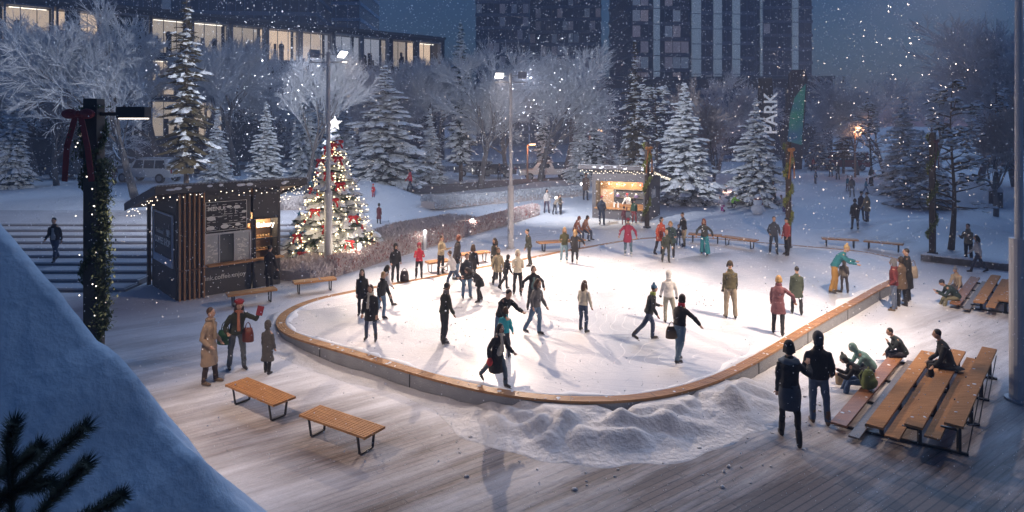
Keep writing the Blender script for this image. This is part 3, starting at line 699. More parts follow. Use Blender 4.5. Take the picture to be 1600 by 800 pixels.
mast(bB, H + 72 * bB.y / F - bB.z + .1, 'tall grey floodlight mast behind the far side benches left of the grey kiosk', .75, (H - (290 - HY) * bB.y / F) - bB.z, .15, .09,
     targets=((1, 24.5, .3), (9, 62, 2)), power=(2500, 4200), sizes=(84, 84))
bC = G(1592, 626)
mast(bC, 11.6, 'thick floodlight mast at the right edge, beside the bleachers', .7, (H - (372 - HY) * bC.y / F), .19, .085,
     targets=((9, 25, .3), (3.5, 20.5, .3)), power=(2700, 2800), sizes=(80, 78))

# ------------------------------------------------------------------ garland posts
GARL = mat('garland_green', (.035, .065, .02), .7, .5, 9); GARY = mat('garland_yellow_green', (.30, .33, .07), .7, .5, 9)
REDR = mat('red_ribbon', (.20, .012, .018), .5, .3, 9); GOLD = mat('gold_ribbon', (.55, .22, .05), .45, .3, 9)
def garland_mesh(r, z0, z1, turns, ph, g, thick=.10, n=1500, leaf=.06, bias=None):
    m = MB(); 
    for i in range(n):
        t = random.random(); a = ph + turns * 2 * pi * t; z = z0 + (z1 - z0) * t
        if bias and random.random() < .5: a = bias + random.gauss(0, .5)
        c = Vector((cos(a) * r, sin(a) * r, z)) + Vector([random.gauss(0, thick * .5) for _ in range(3)])
        d = Vector([random.gauss(0, 1) for _ in range(3)]).normalized(); u = d.cross(Vector((0, 0, 1))).normalized()
        m.add([c - d * leaf, c + u * leaf * .35, c + d * leaf, c - u * leaf * .35], [(0, 1, 2, 3)])
    return m
def bow(parent, c, s, m_, tail=1.4):
    m = MB()
    for sx in (-1, 1):
        m.ell((c[0] + sx * .16 * s, c[1], c[2]), (.17 * s, .07 * s, .10 * s), 10, 6)
        a = Vector((c[0] + sx * .04 * s, c[1], c[2])); b = a + Vector((sx * .16 * s, -.03, -tail * s * .5)); d = a + Vector((sx * .22 * s, 0, -tail * s))
        for p, q in ((a, b), (b, d)): m.beam(p, q, .11 * s, .012, up=(0, 1, .01))
    m.ell(c, (.06 * s, .08 * s, .07 * s), 8, 5); return m.build('bow', m_, parent)
def gpost(base, ht, wd, label, gm, bm_, near=False):
    e = empty('garland_post', base, R(0 if near else 40), label=label, cat='post', group='timber posts wound with garlands')
    m = MB(); m.box((0, 0, ht / 2), (wd, wd, ht)); m.build('post', mat('dark_post', (.02, .02, .022), .5, .2) if near else mat('dark_brown_post', (.07, .045, .032), .7, .3, 9), e, bevel=.01)
    if not near:
        m = MB(); m.box((0, 0, .04), (wd * 1.5, wd * 1.5, .09)); m.build('foot_plate', BLACK, e)
    m = garland_mesh(wd * .72, ht * .12, ht * .98, 3.2, 1.0, gm, .10 if not near else .07, 2600 if not near else 3000, .085 if not near else .05); m.build('garland', gm, e)
    if not near: bow(e, (0, -wd * .75, ht * .93), 1.0, bm_)
    return e
b1 = Vector(((147 - 800) * 13.2 / F, 13.2, gz(-8, 13.2)))
gp1 = gpost(b1, 6.85, .27, 'black post with green garland, red bow and box lamp at the left', GARL, REDR, True)
m = garland_mesh(.2, .0, 1.0, 1, 0, GARL, .16, 1, .06); m = MB()
for i in range(5200):
    z = random.uniform(2.3, 6.7); side = 1 if noise.noise(Vector((0, 0, z * .55 + 2))) > -.12 else -1
    c = Vector((side * (.12 + abs(random.gauss(0, .075))), random.gauss(0, .12), z)); 
    d = Vector([random.gauss(0, 1) for _ in range(3)]).normalized(); u = d.cross(Vector((0, 0, 1))).normalized(); lf = .045
    m.add([c - d * lf, c + u * lf * .4, c + d * lf, c - u * lf * .4], [(0, 1, 2, 3)])
m.build('greenery', mat('pine_green', (.05, .075, .03), .7, .5, 6), gp1)
bow(gp1, (-.12, -.30, 6.55), 1.0, REDR, 1.3)
m = MB(); m.box((.55, 0, 6.55), (.95, .07, .07)); m.build('arm', BLACK, gp1)
m = MB(); m.box((.78, 0, 6.58), (.56, .26, .22)); lb = m.build('lamp_box', BLACK, gp1, bevel=.01); m = MB(); m.box((.78, 0, 6.46), (.48, .2, .02)); m.build('lamp_panel', glow('warm_panel', (1, .85, .7), 1.2), lb)
spot(b1 + Vector((.78, 0, 6.42)), b1 + Vector((3.2, 1.0, 0)), 560, 92, (1, .74, .56), .9, .2)
m = MB()
for i in range(16): z = random.uniform(2.4, 6.4); m.ell((random.uniform(-.25, .3), -.19 - random.random() * .08, z), (.013, .013, .013), 6, 4)
m.build('fairy_lights', glow('fairy_white', (1, .9, .75), 1.2), gp1)
for px, py, top, wd, lb_ in ((1011, 356, 222, .2, 'brown garlanded post standing in front of the grey kiosk'), (1232, 388, 222, .2, 'brown garlanded post behind the pair in navy and red jackets'), (1457, 397, 207, .24, 'brown garlanded post near the snowy pine right of the rink')):
    b_ = G(px, py); gpost(b_, H - (top - HY) * b_.y / F - b_.z, wd, lb_, GARY, GOLD if px < 1300 else REDR)

# ------------------------------------------------------------------ bollard lights
LAMPW = glow('bollard_glow', (1, .95, .9), 4)
def bollard(px, py, top, lb_, power=5):
    b_ = G(px, py); h_ = H - (top - HY) * b_.y / F - b_.z; h_ = max(.8, min(1.5, h_))
    e = empty('bollard_light', b_, 0, label=lb_, cat='bollard light', group='bollard lights along the hedge path')
    m = MB(); m.tube([(0, 0, 0), (0, 0, h_ - .14)], .085, 14); m.build('post', STEEL, e); m = MB(); m.tube([(0, 0, h_ - .14), (0, 0, h_ - .04)], .075, 14); m.build('lens', LAMPW, e)
    m = MB(); m.tube([(0, 0, h_ - .04), (0, 0, h_)], .09, 14); m.ell((0, 0, h_ + .005), (.085, .085, .035), 10, 5); m.build('cap', STEEL, e)
    point(b_ + Vector((0, -.25, h_ - .08)), power, (1, .9, .8), .05)
for a_ in ((562, 419, 380, 'bollard light close to the right side of the Christmas tree'), (664, 391, 359, 'bollard light behind the woman in the red jacket'), (738, 366, 341, 'bollard light just left of the second floodlight mast'),
           (801, 343, 322, 'bollard light hidden partly behind the second floodlight mast'), (869, 325, 307, 'bollard light beside the small group on the blue snow path'), (908, 300, 287, 'bollard light farthest along the path, left of the grey kiosk')):
    bollard(a_[0], a_[1], a_[2], a_[3])

# ------------------------------------------------------------------ benches
def make_bench(L_, Wd, slats, h=.45):
    root = bpy.data.objects.new('slatted_bench' if slats else 'bench', None); COL.objects.link(root)
    m = MB()
    if slats:
        n = 11; sw = Wd / n
        for i in range(n): m.box((0, -Wd / 2 + sw * (i + .5), h - .025), (L_, sw * .62, .05))
        m.build('slats', WOOD, root, bevel=.003); m = MB()
        for x in (-L_ * .5 + .02, -L_ * .25, 0, L_ * .25, L_ * .5 - .02): m.box((x, 0, h - .03), (.03, Wd * .99, .044))
        m.build('cross_bar', WOOD, root)
    else:
        m.box((0, 0, h - .035), (L_, Wd, .07)); m.build('seat', WOOD, root, bevel=.006)
    for s_ in (-1, 1):
        m = MB(); x = s_ * (L_ / 2 - .24); a, b = Wd * .40, Wd * .30
        pts = [(x, -a, h - .07), (x, -b, .025), (x, b, .025), (x, a, h - .07)]
        for p, q in zip(pts, pts[1:]): m.beam(p, q, .05, .022, up=(0, 1, 0) if abs(p[2] - q[2]) > .1 else (0, 0, 1))
        m.build('leg', BLACK, root)
    return root
sl0 = make_bench(1.85, .57, True); be0 = make_bench(1.9, .46, False)
used = {}
def put_bench(proto, cx, cy, ang, label, sc=(1, 1, 1)):
    o = proto if proto.name not in used else copy_tree(proto); used[proto.name] = 1
    o.location = (cx, cy, gz(cx, cy)); o.rotation_euler = (0, 0, ang); o.scale = sc
    tag(o, label, 'bench', 'low timber benches round the rink')
a = P(352, 600, .45); b_ = P(463, 618, .45); c1 = P(388, 588, .45); d1 = P(425, 635, .45)
cc = (a + b_ + c1 + d1) / 4; put_bench(sl0, cc.x, cc.y, math.atan2(-1.1, 1.48), 'slatted bench in the foreground in front of the group of three')
pts_ = [P(470, 645, .45), P(506, 633, .45), P(603, 665, .45), P(560, 686, .45)]; cc = sum(pts_, Vector()) / 4
put_bench(sl0, cc.x, cc.y, math.atan2(pts_[2].y - pts_[1].y, pts_[2].x - pts_[1].x), 'slatted bench nearest to the camera, left foreground')
def bench_px(x0, y0, x1, y1, label, h=.45, wd=1):
    g = .3
    for _ in range(4):
        a = P(x0, y0, g + h); b_ = P(x1, y1, g + h); c_ = (a + b_) / 2; g = gz(c_.x, c_.y)
    d = b_ - a; put_bench(be0, c_.x, c_.y, math.atan2(d.y, d.x), label, (max(.5, (d.length) / 1.9), wd, 1))
bench_px(354, 459, 431, 449, 'bench in front of the coffee kiosk slats')
bench_px(458, 440, 524, 433, 'bench at the foot of the first floodlight mast')
bench_px(668, 409, 700, 405, 'bench behind the woman in the red jacket')
bench_px(712, 397, 763, 392, 'bench behind the skating man in a dark jacket and jeans')
bench_px(840, 378, 912, 373, 'bench with the plaid pair sitting at its right end')
bench_px(1076, 364, 1128, 367, 'low bench behind the skater in teal trousers')
bench_px(1130, 368, 1182, 375, 'low bench by the post pair, middle of the far rim')
bench_px(1284, 379, 1341, 382, 'low bench at the far right rim, left of two', .2)
bench_px(1350, 383, 1412, 389, 'low bench at the far right rim, right of two', .2)

# ------------------------------------------------------------------ bleachers
BS = [(.2, (1310, 662)), (.38, (1366, 665)), (.52, (1427, 665)), (.68, (1490, 663))]
near = [P(p[0], p[1], z) for z, p in BS]
cdir = (near[3] - near[0]); cdir.z = 0; cdir.normalize(); adir = Vector((.655, .755, 0)).normalized()
def bleacher(origin, label, L_=5.7):
    e = empty('bleacher', origin, 0, label=label, cat='bleachers', group='stepped timber bleachers'); O = near[0]; O = Vector((O.x, O.y, 0))
    for i, (z, p) in enumerate(zip((.2, .38, .52, .68), near)):
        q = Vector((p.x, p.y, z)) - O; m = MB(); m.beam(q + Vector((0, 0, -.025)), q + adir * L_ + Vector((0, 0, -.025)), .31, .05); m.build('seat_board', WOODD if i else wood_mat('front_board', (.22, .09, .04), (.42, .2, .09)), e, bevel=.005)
        if i < 3:
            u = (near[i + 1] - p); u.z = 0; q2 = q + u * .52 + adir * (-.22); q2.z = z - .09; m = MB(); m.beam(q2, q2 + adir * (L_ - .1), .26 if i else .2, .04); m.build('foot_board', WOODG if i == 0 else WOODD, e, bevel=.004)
    m = MB()
    for i, (z, p) in enumerate(zip((.2, .38, .52, .68), near)):
        for k in range(6):
            q = Vector((p.x, p.y, z + .002)) - O + adir * random.uniform(.1, L_ - .1) + cdir * random.uniform(-.12, .12); m.ell(q, (random.uniform(.01, .045), random.uniform(.01, .05), random.uniform(.004, .012)), 8, 4)
    tag(m.build('snow_dusting', SNOWC, e), kind='stuff')
    for k in range(4):
        s_ = .35 + k * (L_ - .7) / 3; m = MB(); b0 = adir * s_ + Vector((0, 0, .03)) + cdir * .05; b1_ = b0 + cdir * 2.12; m.beam(b0, b1_, .05, .05)
        for z, p in zip((.2, .38, .52, .68), near):
            q = Vector((p.x, p.y, 0)) - O + adir * s_; t = (q - b0).dot(cdir); q = b0 + cdir * (t + .04)
            m.beam((q.x, q.y, .03), (q.x, q.y, z - .05), .06, .06); m.beam(Vector((q.x, q.y, z - .22)) - cdir * .30, Vector((q.x, q.y, z - .22)), .04, .04)
        m.build('support_frame', BLACK, e)
        if k < 3:
            m = MB(); q = adir * s_ + cdir * 2.15; q2 = adir * (s_ + (L_ - .7) / 3) + cdir * 2.15
            m.tube([(q.x, q.y, .04), (q2.x, q2.y, .6)], .012, 5); m.tube([(q.x, q.y, .6), (q2.x, q2.y, .04)], .012, 5); m.build('brace', BLACK, e)
    return e
b0_ = near[0]; bleacher((b0_.x, b0_.y, 0), 'larger stepped bleacher in the right foreground with four people on it')
o2 = P(1492, 474, .2); bleacher((o2.x, o2.y, 0), 'farther stepped bleacher at the right edge behind the mast', 5.2)

# ------------------------------------------------------------------ planter kerb at right, bin
m = MB(); a = G(1452, 408); b_ = G(1600, 425); 
pk = empty('stone_planter', (a.x, a.y, a.z), label='low stone planter kerb behind the man in olive jacket', cat='planter')
for i in range(14):
    t = i / 13; p = a.lerp(b_, t) - a; m.box((p.x, p.y, .12), (.62, .5, .34 + .06 * random.random()), math.atan2((b_ - a).y, (b_ - a).x))
m.build('kerb_stones', mat('rough_stone', (.20, .20, .21), .9, .4, 6, bump=.6, snow=.55), pk, bevel=.03)
tb = G(1556, 324); e = empty('litter_bin', tb, label='dark rounded litter bin in the snow at far right', cat='bin'); m = MB(); m.tube([(0, 0, 0), (0, 0, 1.1)], [.42, .42], 14); m.build('bin_body', BLACK, e); m = MB(); m.tube([(0, 0, 1.1), (0, 0, 1.35), (0, 0, 1.55)], [.46, .4, .12], 14); m.build('bin_lid', STEEL, e)
# snow-lettered edging along the far rim
#PART3
# ------------------------------------------------------------------ vegetation
NEED = mat('spruce_needles', (.028, .045, .03), .85, .5, 3); NEEDB = mat('brown_green_needles', (.13, .10, .045), .85, .5, 2.5)
BARK = mat('bark', (.09, .065, .05), .9, .3, 8, bump=.5); BARKF = mat('frosted_bark', (.15, .135, .13), .9, .3, 6, bump=.4, snow=.25)
FROST = mat('frosted_twig', (.60, .63, .68), .9, .25, .7); FROSTW = mat('frosted_twig_brown', (.42, .36, .34), .9, .3, .8)
TSNOW = mat('bough_snow', (.82, .86, .92), .9, .10, 1.5)
def pad(ms, mn, c, ax, L_, Wd, th, droop, snowy):
    """one clump of a bough: needles below, snow on top"""
    ax = ax.normalized(); sd = ax.cross(Vector((0, 0, 1))); sd = sd.normalized() if sd.length > .01 else Vector((1, 0, 0))
    n = 6; ring = []
    for k in range(n):
        t = 2 * pi * k / n; j = random.uniform(.7, 1.25)
        ring.append(c + ax * (cos(t) * L_ * j) + sd * (sin(t) * Wd * j) + Vector((0, 0, -droop * abs(sin(t)) * Wd - droop * .5 * max(0, cos(t)) * L_ + random.uniform(-.2, .2) * th)))
    if snowy:
        top = [c + (r - c) * .55 + Vector((0, 0, th * random.uniform(.7, 1.2))) for r in ring]
        ms.add(ring + top, [(k, (k + 1) % n, n + (k + 1) % n, n + k) for k in range(n)] + [tuple(n + k for k in range(n))])
    low = [c + (r - c) * 1.04 + Vector((0, 0, -.015)) for r in ring]
    mn.add(low + [c + Vector((0, 0, -th * .9))], [((k + 1) % n, k, n) for k in range(n)])
    for k in range(7):   # needle sprays round the rim
        t = random.uniform(0, 2 * pi); r = c + ax * (cos(t) * L_) + sd * (sin(t) * Wd); d = (r - c).normalized() * random.uniform(.10, .24) * (L_ + Wd) + Vector((0, 0, -.10 * L_))
        s2 = Vector((-d.y, d.x, 0)) * .22; rr = r - Vector((0, 0, .03 + random.random() * th * .6)); mn.add([rr - s2, rr + s2, rr + d], [(0, 1, 2)])
def crown_of(mn, ms, need, root):
    c = MB(); c.use(need); c.add(mn.v, mn.f); c.use(TSNOW); c.add(ms.v, ms.f); return c.build('crown', None, root)
def spruce_proto(name, h=10.0, rad=2.6, snowy=.85, dens=1.0, irregular=.12, seed=1, bare=.06, need=NEED, taper=.85, tiers=None):
    random.seed(seed); root = bpy.data.objects.new(name, None); COL.objects.link(root)
    m = MB(); m.tube([(0, 0, -.3), (0, 0, h * .3), (0, 0, h * .7), (0, 0, h * .985)], [h * .017, h * .013, h * .007, .01], 7); m.build('trunk', BARK, root)
    ms, mn = MB(), MB(); T = tiers or int(h * 2.9)
    for i in range(T):
        f = i / (T - 1); z = h * (bare + (1 - bare) * f ** .95); r = rad * (1 - f) ** taper + .10
        r *= 1 + irregular * random.uniform(-1, 1); nb = max(4, int((6 + 12 * (1 - f)) * dens)); a0 = random.random() * 6.28
        for b in range(nb):
            a = a0 + 2 * pi * b / nb + random.uniform(-.25, .25); rr = r * random.uniform(.72, 1.08) * (1 - irregular * random.random()); d = Vector((cos(a), sin(a), 0))
            if random.random() < irregular * .8: continue
            bz = random.uniform(-.16, .16); up = .28 * f; npd = max(2, int(rr / .36 + 1))
            for k in range(npd):
                u = (k + .7) / npd; sag = -.26 * rr * u ** 1.6 + up * rr * u + (.07 * rr * u ** 4)
                c = d * (rr * u) + Vector((0, 0, z + sag + bz)); sz = (.26 + .17 * random.random()) * (1.15 - .35 * u) * (.72 + .35 * (1 - f)) * min(1.25, .6 + rr * .3)
                pad(ms, mn, c + Vector((random.uniform(-.06, .06), random.uniform(-.06, .06), random.uniform(-.05, .05))), d + Vector((0, 0, up - .3 * u)), sz * 1.5, sz * 1.05, .075 + .05 * random.random(), .35, random.random() < snowy)
    crown_of(mn, ms, need, root); return root
def pine_proto(name, h=9.0, seed=5, snowy=.7, need=NEED, lean=.05, r=2.3):
    """irregular pine with visible limbs and tufts"""
    random.seed(seed); root = bpy.data.objects.new(name, None); COL.objects.link(root); tr = MB(); ms, mn = MB(), MB()
    pts = []; 
    for i in range(9): f = i / 8; pts.append(Vector((lean * h * f + .12 * sin(f * 5 + seed), .1 * sin(f * 7 + seed), h * f * .97 - .2)))
    tr.tube(pts, [h * .02 * (1 - f * .11) ** 1.0 * (1 - i / 9) + .02 for i, f in enumerate(range(9))], 7)
    for b in range(int(h * 5.5)):
        f = random.uniform(.24, 1); base = pts[min(8, int(f * 8))].lerp(pts[min(8, int(f * 8) + 1)], f * 8 % 1 if f < 1 else 0)
        L_ = r * (1 - f) ** .55 * random.uniform(.45, 1.05) + .35; a = random.random() * 6.28; d = Vector((cos(a), sin(a), random.uniform(-.08, .4)))
        mid = base + d * L_ * .5; end = base + d * L_ + Vector((0, 0, random.uniform(-.1, .3))); tr.tube([base, mid, end], [.045, .03, .012], 4)
        for k in range(random.randint(4, 8)):
            c = mid.lerp(end, random.random() ** .7 * 1.1) + Vector([random.gauss(0, .17) for _ in range(3)]); sz = random.uniform(.13, .26)
            pad(ms, mn, c, Vector((d.x, d.y, random.uniform(-.3, .3))), sz * 1.2, sz, .08, .2, random.random() < snowy)
    tr.build('trunk', BARK, root); crown_of(mn, ms, need, root); return root
def bare_proto(name, h=8.0, seed=1, spread=.55, depth=6, trunk=.12, tm=BARKF, wm=FROST, split=4, low=.22):
    random.seed(seed); root = bpy.data.objects.new(name, None); COL.objects.link(root); t1, t2 = MB(), MB()
    def grow(p, d, L_, r, lv):
        if lv > depth or len(t2.v) > 240000: return
        n = 3 if lv < 3 else 2; pts = [p]; q = p
        for i in range(n):
            d = (d + Vector([random.gauss(0, .10 + .02 * lv) for _ in range(3)]) + Vector((0, 0, .05))).normalized(); q = q + d * L_ / n; pts.append(q)
        rs = [r * (1 - .4 * i / n) for i in range(n + 1)]
        (t1 if lv < 3 else t2).tube(pts, rs, 6 if lv < 2 else (4 if lv < 3 else 3), cap=lv == 0)
        k = split + (1 if lv == 0 else 0) if lv < 2 else random.choice((3, 4, 5) if lv < depth - 1 else (5, 6, 6))
        for j in range(k):
            s_ = random.uniform(.35, 1) if lv else random.uniform(.72, 1); b = p.lerp(q, s_) if n < 3 else pts[min(n, max(1, int(round(s_ * n))))]
            a = random.random() * 6.28; tilt = random.uniform(.3, 1.0) * spread * (1.3 if lv == 0 else 1); e1 = d.orthogonal().normalized(); e2 = d.cross(e1)
            nd = (d * cos(tilt) + (e1 * cos(a) + e2 * sin(a)) * sin(tilt)).normalized(); grow(b, nd, L_ * random.uniform(.58, .80) * (1.25 if lv == 0 else 1), max(rs[-1] * .60, .0095), lv + 1)
    grow(Vector((0, 0, -.2)), Vector((0, 0, 1)), h * low, trunk, 0)
    t1.build('trunk', tm, root); t2.build('crown', wm, root); return root
ctr = [0]
def plant(proto, px, Y, top=None, h0=10.0, label='', cat='tree', sx=1.0, name=None, z=None, grp=None, rot=None, base=None):
    """top: picture row of the tip, used to scale the copy; h0: height of the prototype"""
    p = at(px, Y) if z is None else at(px, Y, z); first = proto.get('used') is None
    o = proto if first else copy_tree(proto); proto['used'] = 1
    s_ = (H - (top - HY) * Y / F - p.z) / h0 if top is not None else 1
    o.location = p; o.scale = (s_ * sx, s_ * sx, s_); ctr[0] += 1
    o.rotation_euler = (0, 0, (ctr[0] * 2.399) % 6.28 if rot is None else rot); tag(o, label, cat, grp); return o
SP = spruce_proto('snowy_spruce', seed=11, irregular=.2); SP2 = spruce_proto('snowy_spruce', rad=2.1, seed=23, irregular=.32, taper=.95); SP3 = spruce_proto('snowy_spruce', rad=3.1, seed=31, irregular=.34, snowy=.9, taper=.8)
FI = spruce_proto('tall_fir', h=14, rad=2.1, snowy=.14, dens=.75, irregular=.4, seed=41, bare=.2, need=NEEDB, tiers=42, taper=.75); FI2 = spruce_proto('tall_fir', h=14, rad=1.9, snowy=.5, dens=.85, irregular=.34, seed=43, bare=.14, need=NEED, tiers=44, taper=.75)
PI = pine_proto('snowy_pine'); PI2 = pine_proto('snowy_pine', seed=9, lean=-.03, r=2.7)
BT = [bare_proto('frosted_tree', seed=2, split=4), bare_proto('frosted_tree', seed=5, spread=.42, split=4), bare_proto('frosted_tree', seed=8, spread=.7, split=4)]
BTW = bare_proto('bare_tree', seed=14, wm=FROSTW, spread=.55); BH = 8.0
bh = {}
for t in BT + [BTW]:
    bh[t.name] = max(v.co.z for v in t.children[1].data.vertices)
gS = 'snow-laden spruces'; gB = 'frosted leafless trees'; gF = 'tall dark firs'
def sp(t, *a, **k): k.setdefault('grp', gS); k.setdefault('cat', 'spruce'); return plant(t, *a, h0=14.0 if t in (FI, FI2) else (9.0 if t in (PI, PI2) else 10.0), **k)
sp(SP, 20, 50, 128, label='snowy spruce at the left edge above the steps', sx=.72)
sp(SP2, 340, 50, 168, label='slim snowy spruce right of the white SUV', sx=.9)
sp(SP, 416, 46, 165, label='snowy spruce above the coffee kiosk roof', sx=1.0)
sp(SP3, 602, 52, 104, label='widest snowy spruce right behind the Christmas tree', sx=1.2)
sp(SP3, 478, 55, 120, label='snowy spruce left of the Christmas tree star', sx=.7)
sp(SP2, 672, 62, 170, label='small snowy spruce right of the widest spruce', sx=1.0)
sp(SP, 1070, 50, 134, label='snowy spruce right of the grey kiosk', sx=1.15)
sp(SP3, 1181, 49, 156, label='snowy spruce under the PARK pylon', sx=1.0)
sp(SP2, 1280, 84, 192, label='small round snowy spruce behind the far walkers', sx=1.25)
sp(SP3, 1412, 56, 150, label='snowy spruce right of centre in the far right grove', sx=.95)
sp(SP3, 1440, 47.5, 205, label='wide low snowy spruce behind the right garlanded post', sx=1.45)
sp(SP2, 975, 62, 210, label='little snowy spruce above the grey kiosk roof', sx=1.1)
sp(SP2, 950, 70, 185, label='faint snowy spruce left of the little one over the kiosk', sx=.9)
sp(SP, 905, 66, 172, label='pale snowy spruce near the orange street lamp', sx=.8)
sp(SP, 540, 60, 150, label='snowy spruce half hidden behind the Christmas tree top', sx=.8)
sp(FI, 291, 38, -30, label='tall thin brownish fir rising over the coffee kiosk', cat='fir', grp=gF, sx=.75)
sp(FI2, 720, 66, 38, label='tall dark fir left of the second floodlight mast', cat='fir', grp=gF, sx=.8)
sp(FI, 992, 58, 66, label='tallest fir behind the grey kiosk', cat='fir', grp=gF, sx=.85)
sp(FI2, 930, 66, 120, label='dark fir behind the orange street lamp', cat='fir', grp=gF, sx=.95)
sp(FI2, 850, 72, 92, label='thin fir tip right of the second mast lamps', cat='fir', grp=gF, sx=.7)
sp(FI, 1318, 78, 120, label='brown fir behind the dark red van', cat='fir', grp=gF, sx=.8)
sp(FI2, 495, 60, 95, label='dark fir behind the first mast lamps', cat='fir', grp=gF, sx=.8)
sp(PI, 1022, 55, 122, label='irregular snowy pine close to the tallest fir', cat='pine', grp='snowy pines', sx=1.0)
sp(PI2, 1487, 33.5, 112, label='dark-trunked snowy pine right of the garlanded post', cat='pine', grp='snowy pines', sx=.85, rot=1.2)
sp(PI, 1362, 62, 150, label='small snowy pine behind the sledding children', cat='pine', grp='snowy pines', sx=.9)
sp(PI2, 1560, 52, 130, label='shadowy snowy pine at the right edge', cat='pine', grp='snowy pines', sx=1.0)
def bt(t, px, Y, top, label, sx=1.0, rot=None, **k): return plant(t, px, Y, top, h0=bh[t.name], label=label, cat='tree', sx=sx, rot=rot, grp=gB, **k)
bt(BT[2], 214, 42, 66, 'large frosted leafless tree left of the coffee kiosk', 1.0)
for i, (k, px, Y, top, lb_, sx) in enumerate([
    (0, 60, 62, 95, 'frosted tree at the far left under the dark office front', 1.2), (1, 130, 55, 95, 'frosted tree behind the black garland post', 1.1),
    (0, 250, 72, 92, 'frosted tree behind the roof of the white SUV', 1.2), (1, 372, 60, 108, 'frosted tree between the two spruces left of the Christmas tree', 1.2),
    (2, 440, 68, 118, 'frosted tree over the spruce behind the kiosk roof', 1.1), (1, 478, 44, 122, 'frosted tree with a brown trunk left of the first mast', .8),
    (0, 555, 72, 132, 'frosted tree right of the first mast lamps', 1.2), (2, 640, 75, 132, 'frosted tree below the last lit office window', 1.1),
    (1, 690, 66, 128, 'frosted tree left of the tall dark fir', 1.0), (0, 748, 60, 118, 'frosted tree left of the second mast pole', 1.0),
    (2, 790, 74, 118, 'frosted tree directly behind the second mast pole', 1.0), (0, 843, 66, 122, 'frosted tree in the light beam right of the second mast', 1.05),
    (1, 880, 72, 135, 'frosted tree right of the light beam', 1.1), (2, 1120, 76, 150, 'frosted tree between the two big right spruces', 1.1),
    (1, 1340, 76, 165, 'frosted tree beside the dark red van', .9), (0, 1385, 74, 150, 'frosted tree behind the far right grove', 1.1),
    (2, 1450, 70, 120, 'frosted tree above the wide low spruce', 1.1), (1, 1530, 64, 100, 'frosted tree left of the right edge pine', 1.1), (0, 1590, 60, 90, 'frosted tree cut by the right edge', 1.2),
    (2, 10, 74, 90, 'frosted tree in the top left corner', 1.2), (0, 170, 66, 85, 'frosted tree left of the large one near the kiosk', 1.2), (1, 320, 74, 98, 'frosted tree behind the tall thin fir', 1.2),
    (2, 500, 78, 122, 'frosted tree behind the first mast', 1.2), (1, 600, 80, 130, 'frosted tree behind the widest spruce', 1.2),
    (0, 1060, 84, 165, 'frosted tree behind the spruce right of the kiosk', 1.1), (1, 1272, 98, 178, 'frosted tree near the teal pylon', 1.0)]):
    bt(BT[k], px, Y, top, lb_, sx)
bt(BTW, 1114, 56, 168, 'warm lit bare tree between the two big right spruces', .9)
bt(BTW, 1556, 43, 165, 'bare dark tree near the litter bin at right', .9)
bt(BTW, 90, 52, 110, 'brownish bare tree beside the left edge spruce', 1.0)

# hedges of frosted grass
def hedge(name, pts, wd, h_, mats, label, n, leafc=None, grp=None, leaf=.07, foot=None):
    pts = [Vector((p[0], p[1], 0)) for p in pts]; e = empty(name, (pts[0].x, pts[0].y, 0), label=label, cat='hedge', group=grp)
    o0 = pts[0]; Ls = [(b - a).length for a, b in zip(pts, pts[1:])]; tot = sum(Ls)
    cnt = [MB() for _ in mats]
    core = MB()
    for a, b in zip(pts, pts[1:]):
        za, zb = gz(a.x, a.y), gz(b.x, b.y); core.beam(a - o0 + Vector((0, 0, za + h_ * .3)), b - o0 + Vector((0, 0, zb + h_ * .3)), wd * .8, h_ * .62)
    core.build('stems', mat('hedge_stems', (.48, .42, .41), .9, .3), e)
    for i in range(n):
        t = random.random() * tot; j = 0
        while t > Ls[j]: t -= Ls[j]; j += 1
        a, b = pts[j], pts[j + 1]; p = a.lerp(b, t / Ls[j]); d = (b - a).normalized(); nn = Vector((-d.y, d.x, 0))
        u = random.uniform(-.5, .5); u = math.copysign(abs(u * 2) ** .6, u) / 2; hh = h_ * random.random() ** .55 * (1 - .25 * abs(u * 2) ** 3)
        q = p + nn * u * wd; q.z = gz(q.x, q.y) + hh; q -= o0; mi = 0 if random.random() < (leafc or .7) or len(mats) < 2 else 1
        lean = Vector((random.gauss(0, .5), random.gauss(0, .5), 1)).normalized(); s2 = Vector((random.gauss(0, 1), random.gauss(0, 1), .2)).normalized() * leaf * .32
        L_ = leaf * random.uniform(.8, 1.9); cnt[mi].add([q - s2, q + s2, q + s2 * .3 + lean * L_, q - s2 * .3 + lean * L_], [(0, 1, 2, 3)])
    for c_, m_ in zip(cnt, mats): 
        if c_.v: c_.build('foliage' if m_ is mats[0] else 'red_leaves', m_, e)
    return e
FG = mat('frosted_grass', (.64, .60, .60), .9, .3, 1.0); FG2 = mat('frosted_grass_blue', (.60, .63, .68), .9, .3, 1.0); RL = mat('red_leaves', (.40, .15, .13), .8, .5, 3); FGP = mat('frosted_grass_pinkish', (.70, .62, .61), .9, .25, 1.3)
def gxy(px, py): p = G(px, py); return (p.x, p.y)
hedge('berry_hedge', [gxy(515, 432), gxy(600, 405), gxy(700, 375), gxy(836, 336)], .75, .72, [FGP, RL], 'long frosted hedge with red leaves running behind the mast and bollards', 46000, .80, leaf=.075)
hedge('frosted_grass_bed', [gxy(455, 440), gxy(500, 425), gxy(560, 402), gxy(640, 372), gxy(720, 352)], 2.2, .62, [FGP], 'wide pale frosted grass bed under the Christmas tree', 26000, leaf=.09)
hedge('frosted_hedge', [gxy(668, 326), gxy(760, 318), gxy(912, 304)], 1.4, .75, [FG2], 'pale blue frosted hedge beside the far path', 15000, leaf=.10)
hedge('frosted_hedge', [gxy(438, 330), gxy(470, 328), gxy(520, 326)], 1.2, .7, [FG], 'short frosted hedge right of the coffee kiosk roof', 6000, leaf=.1)

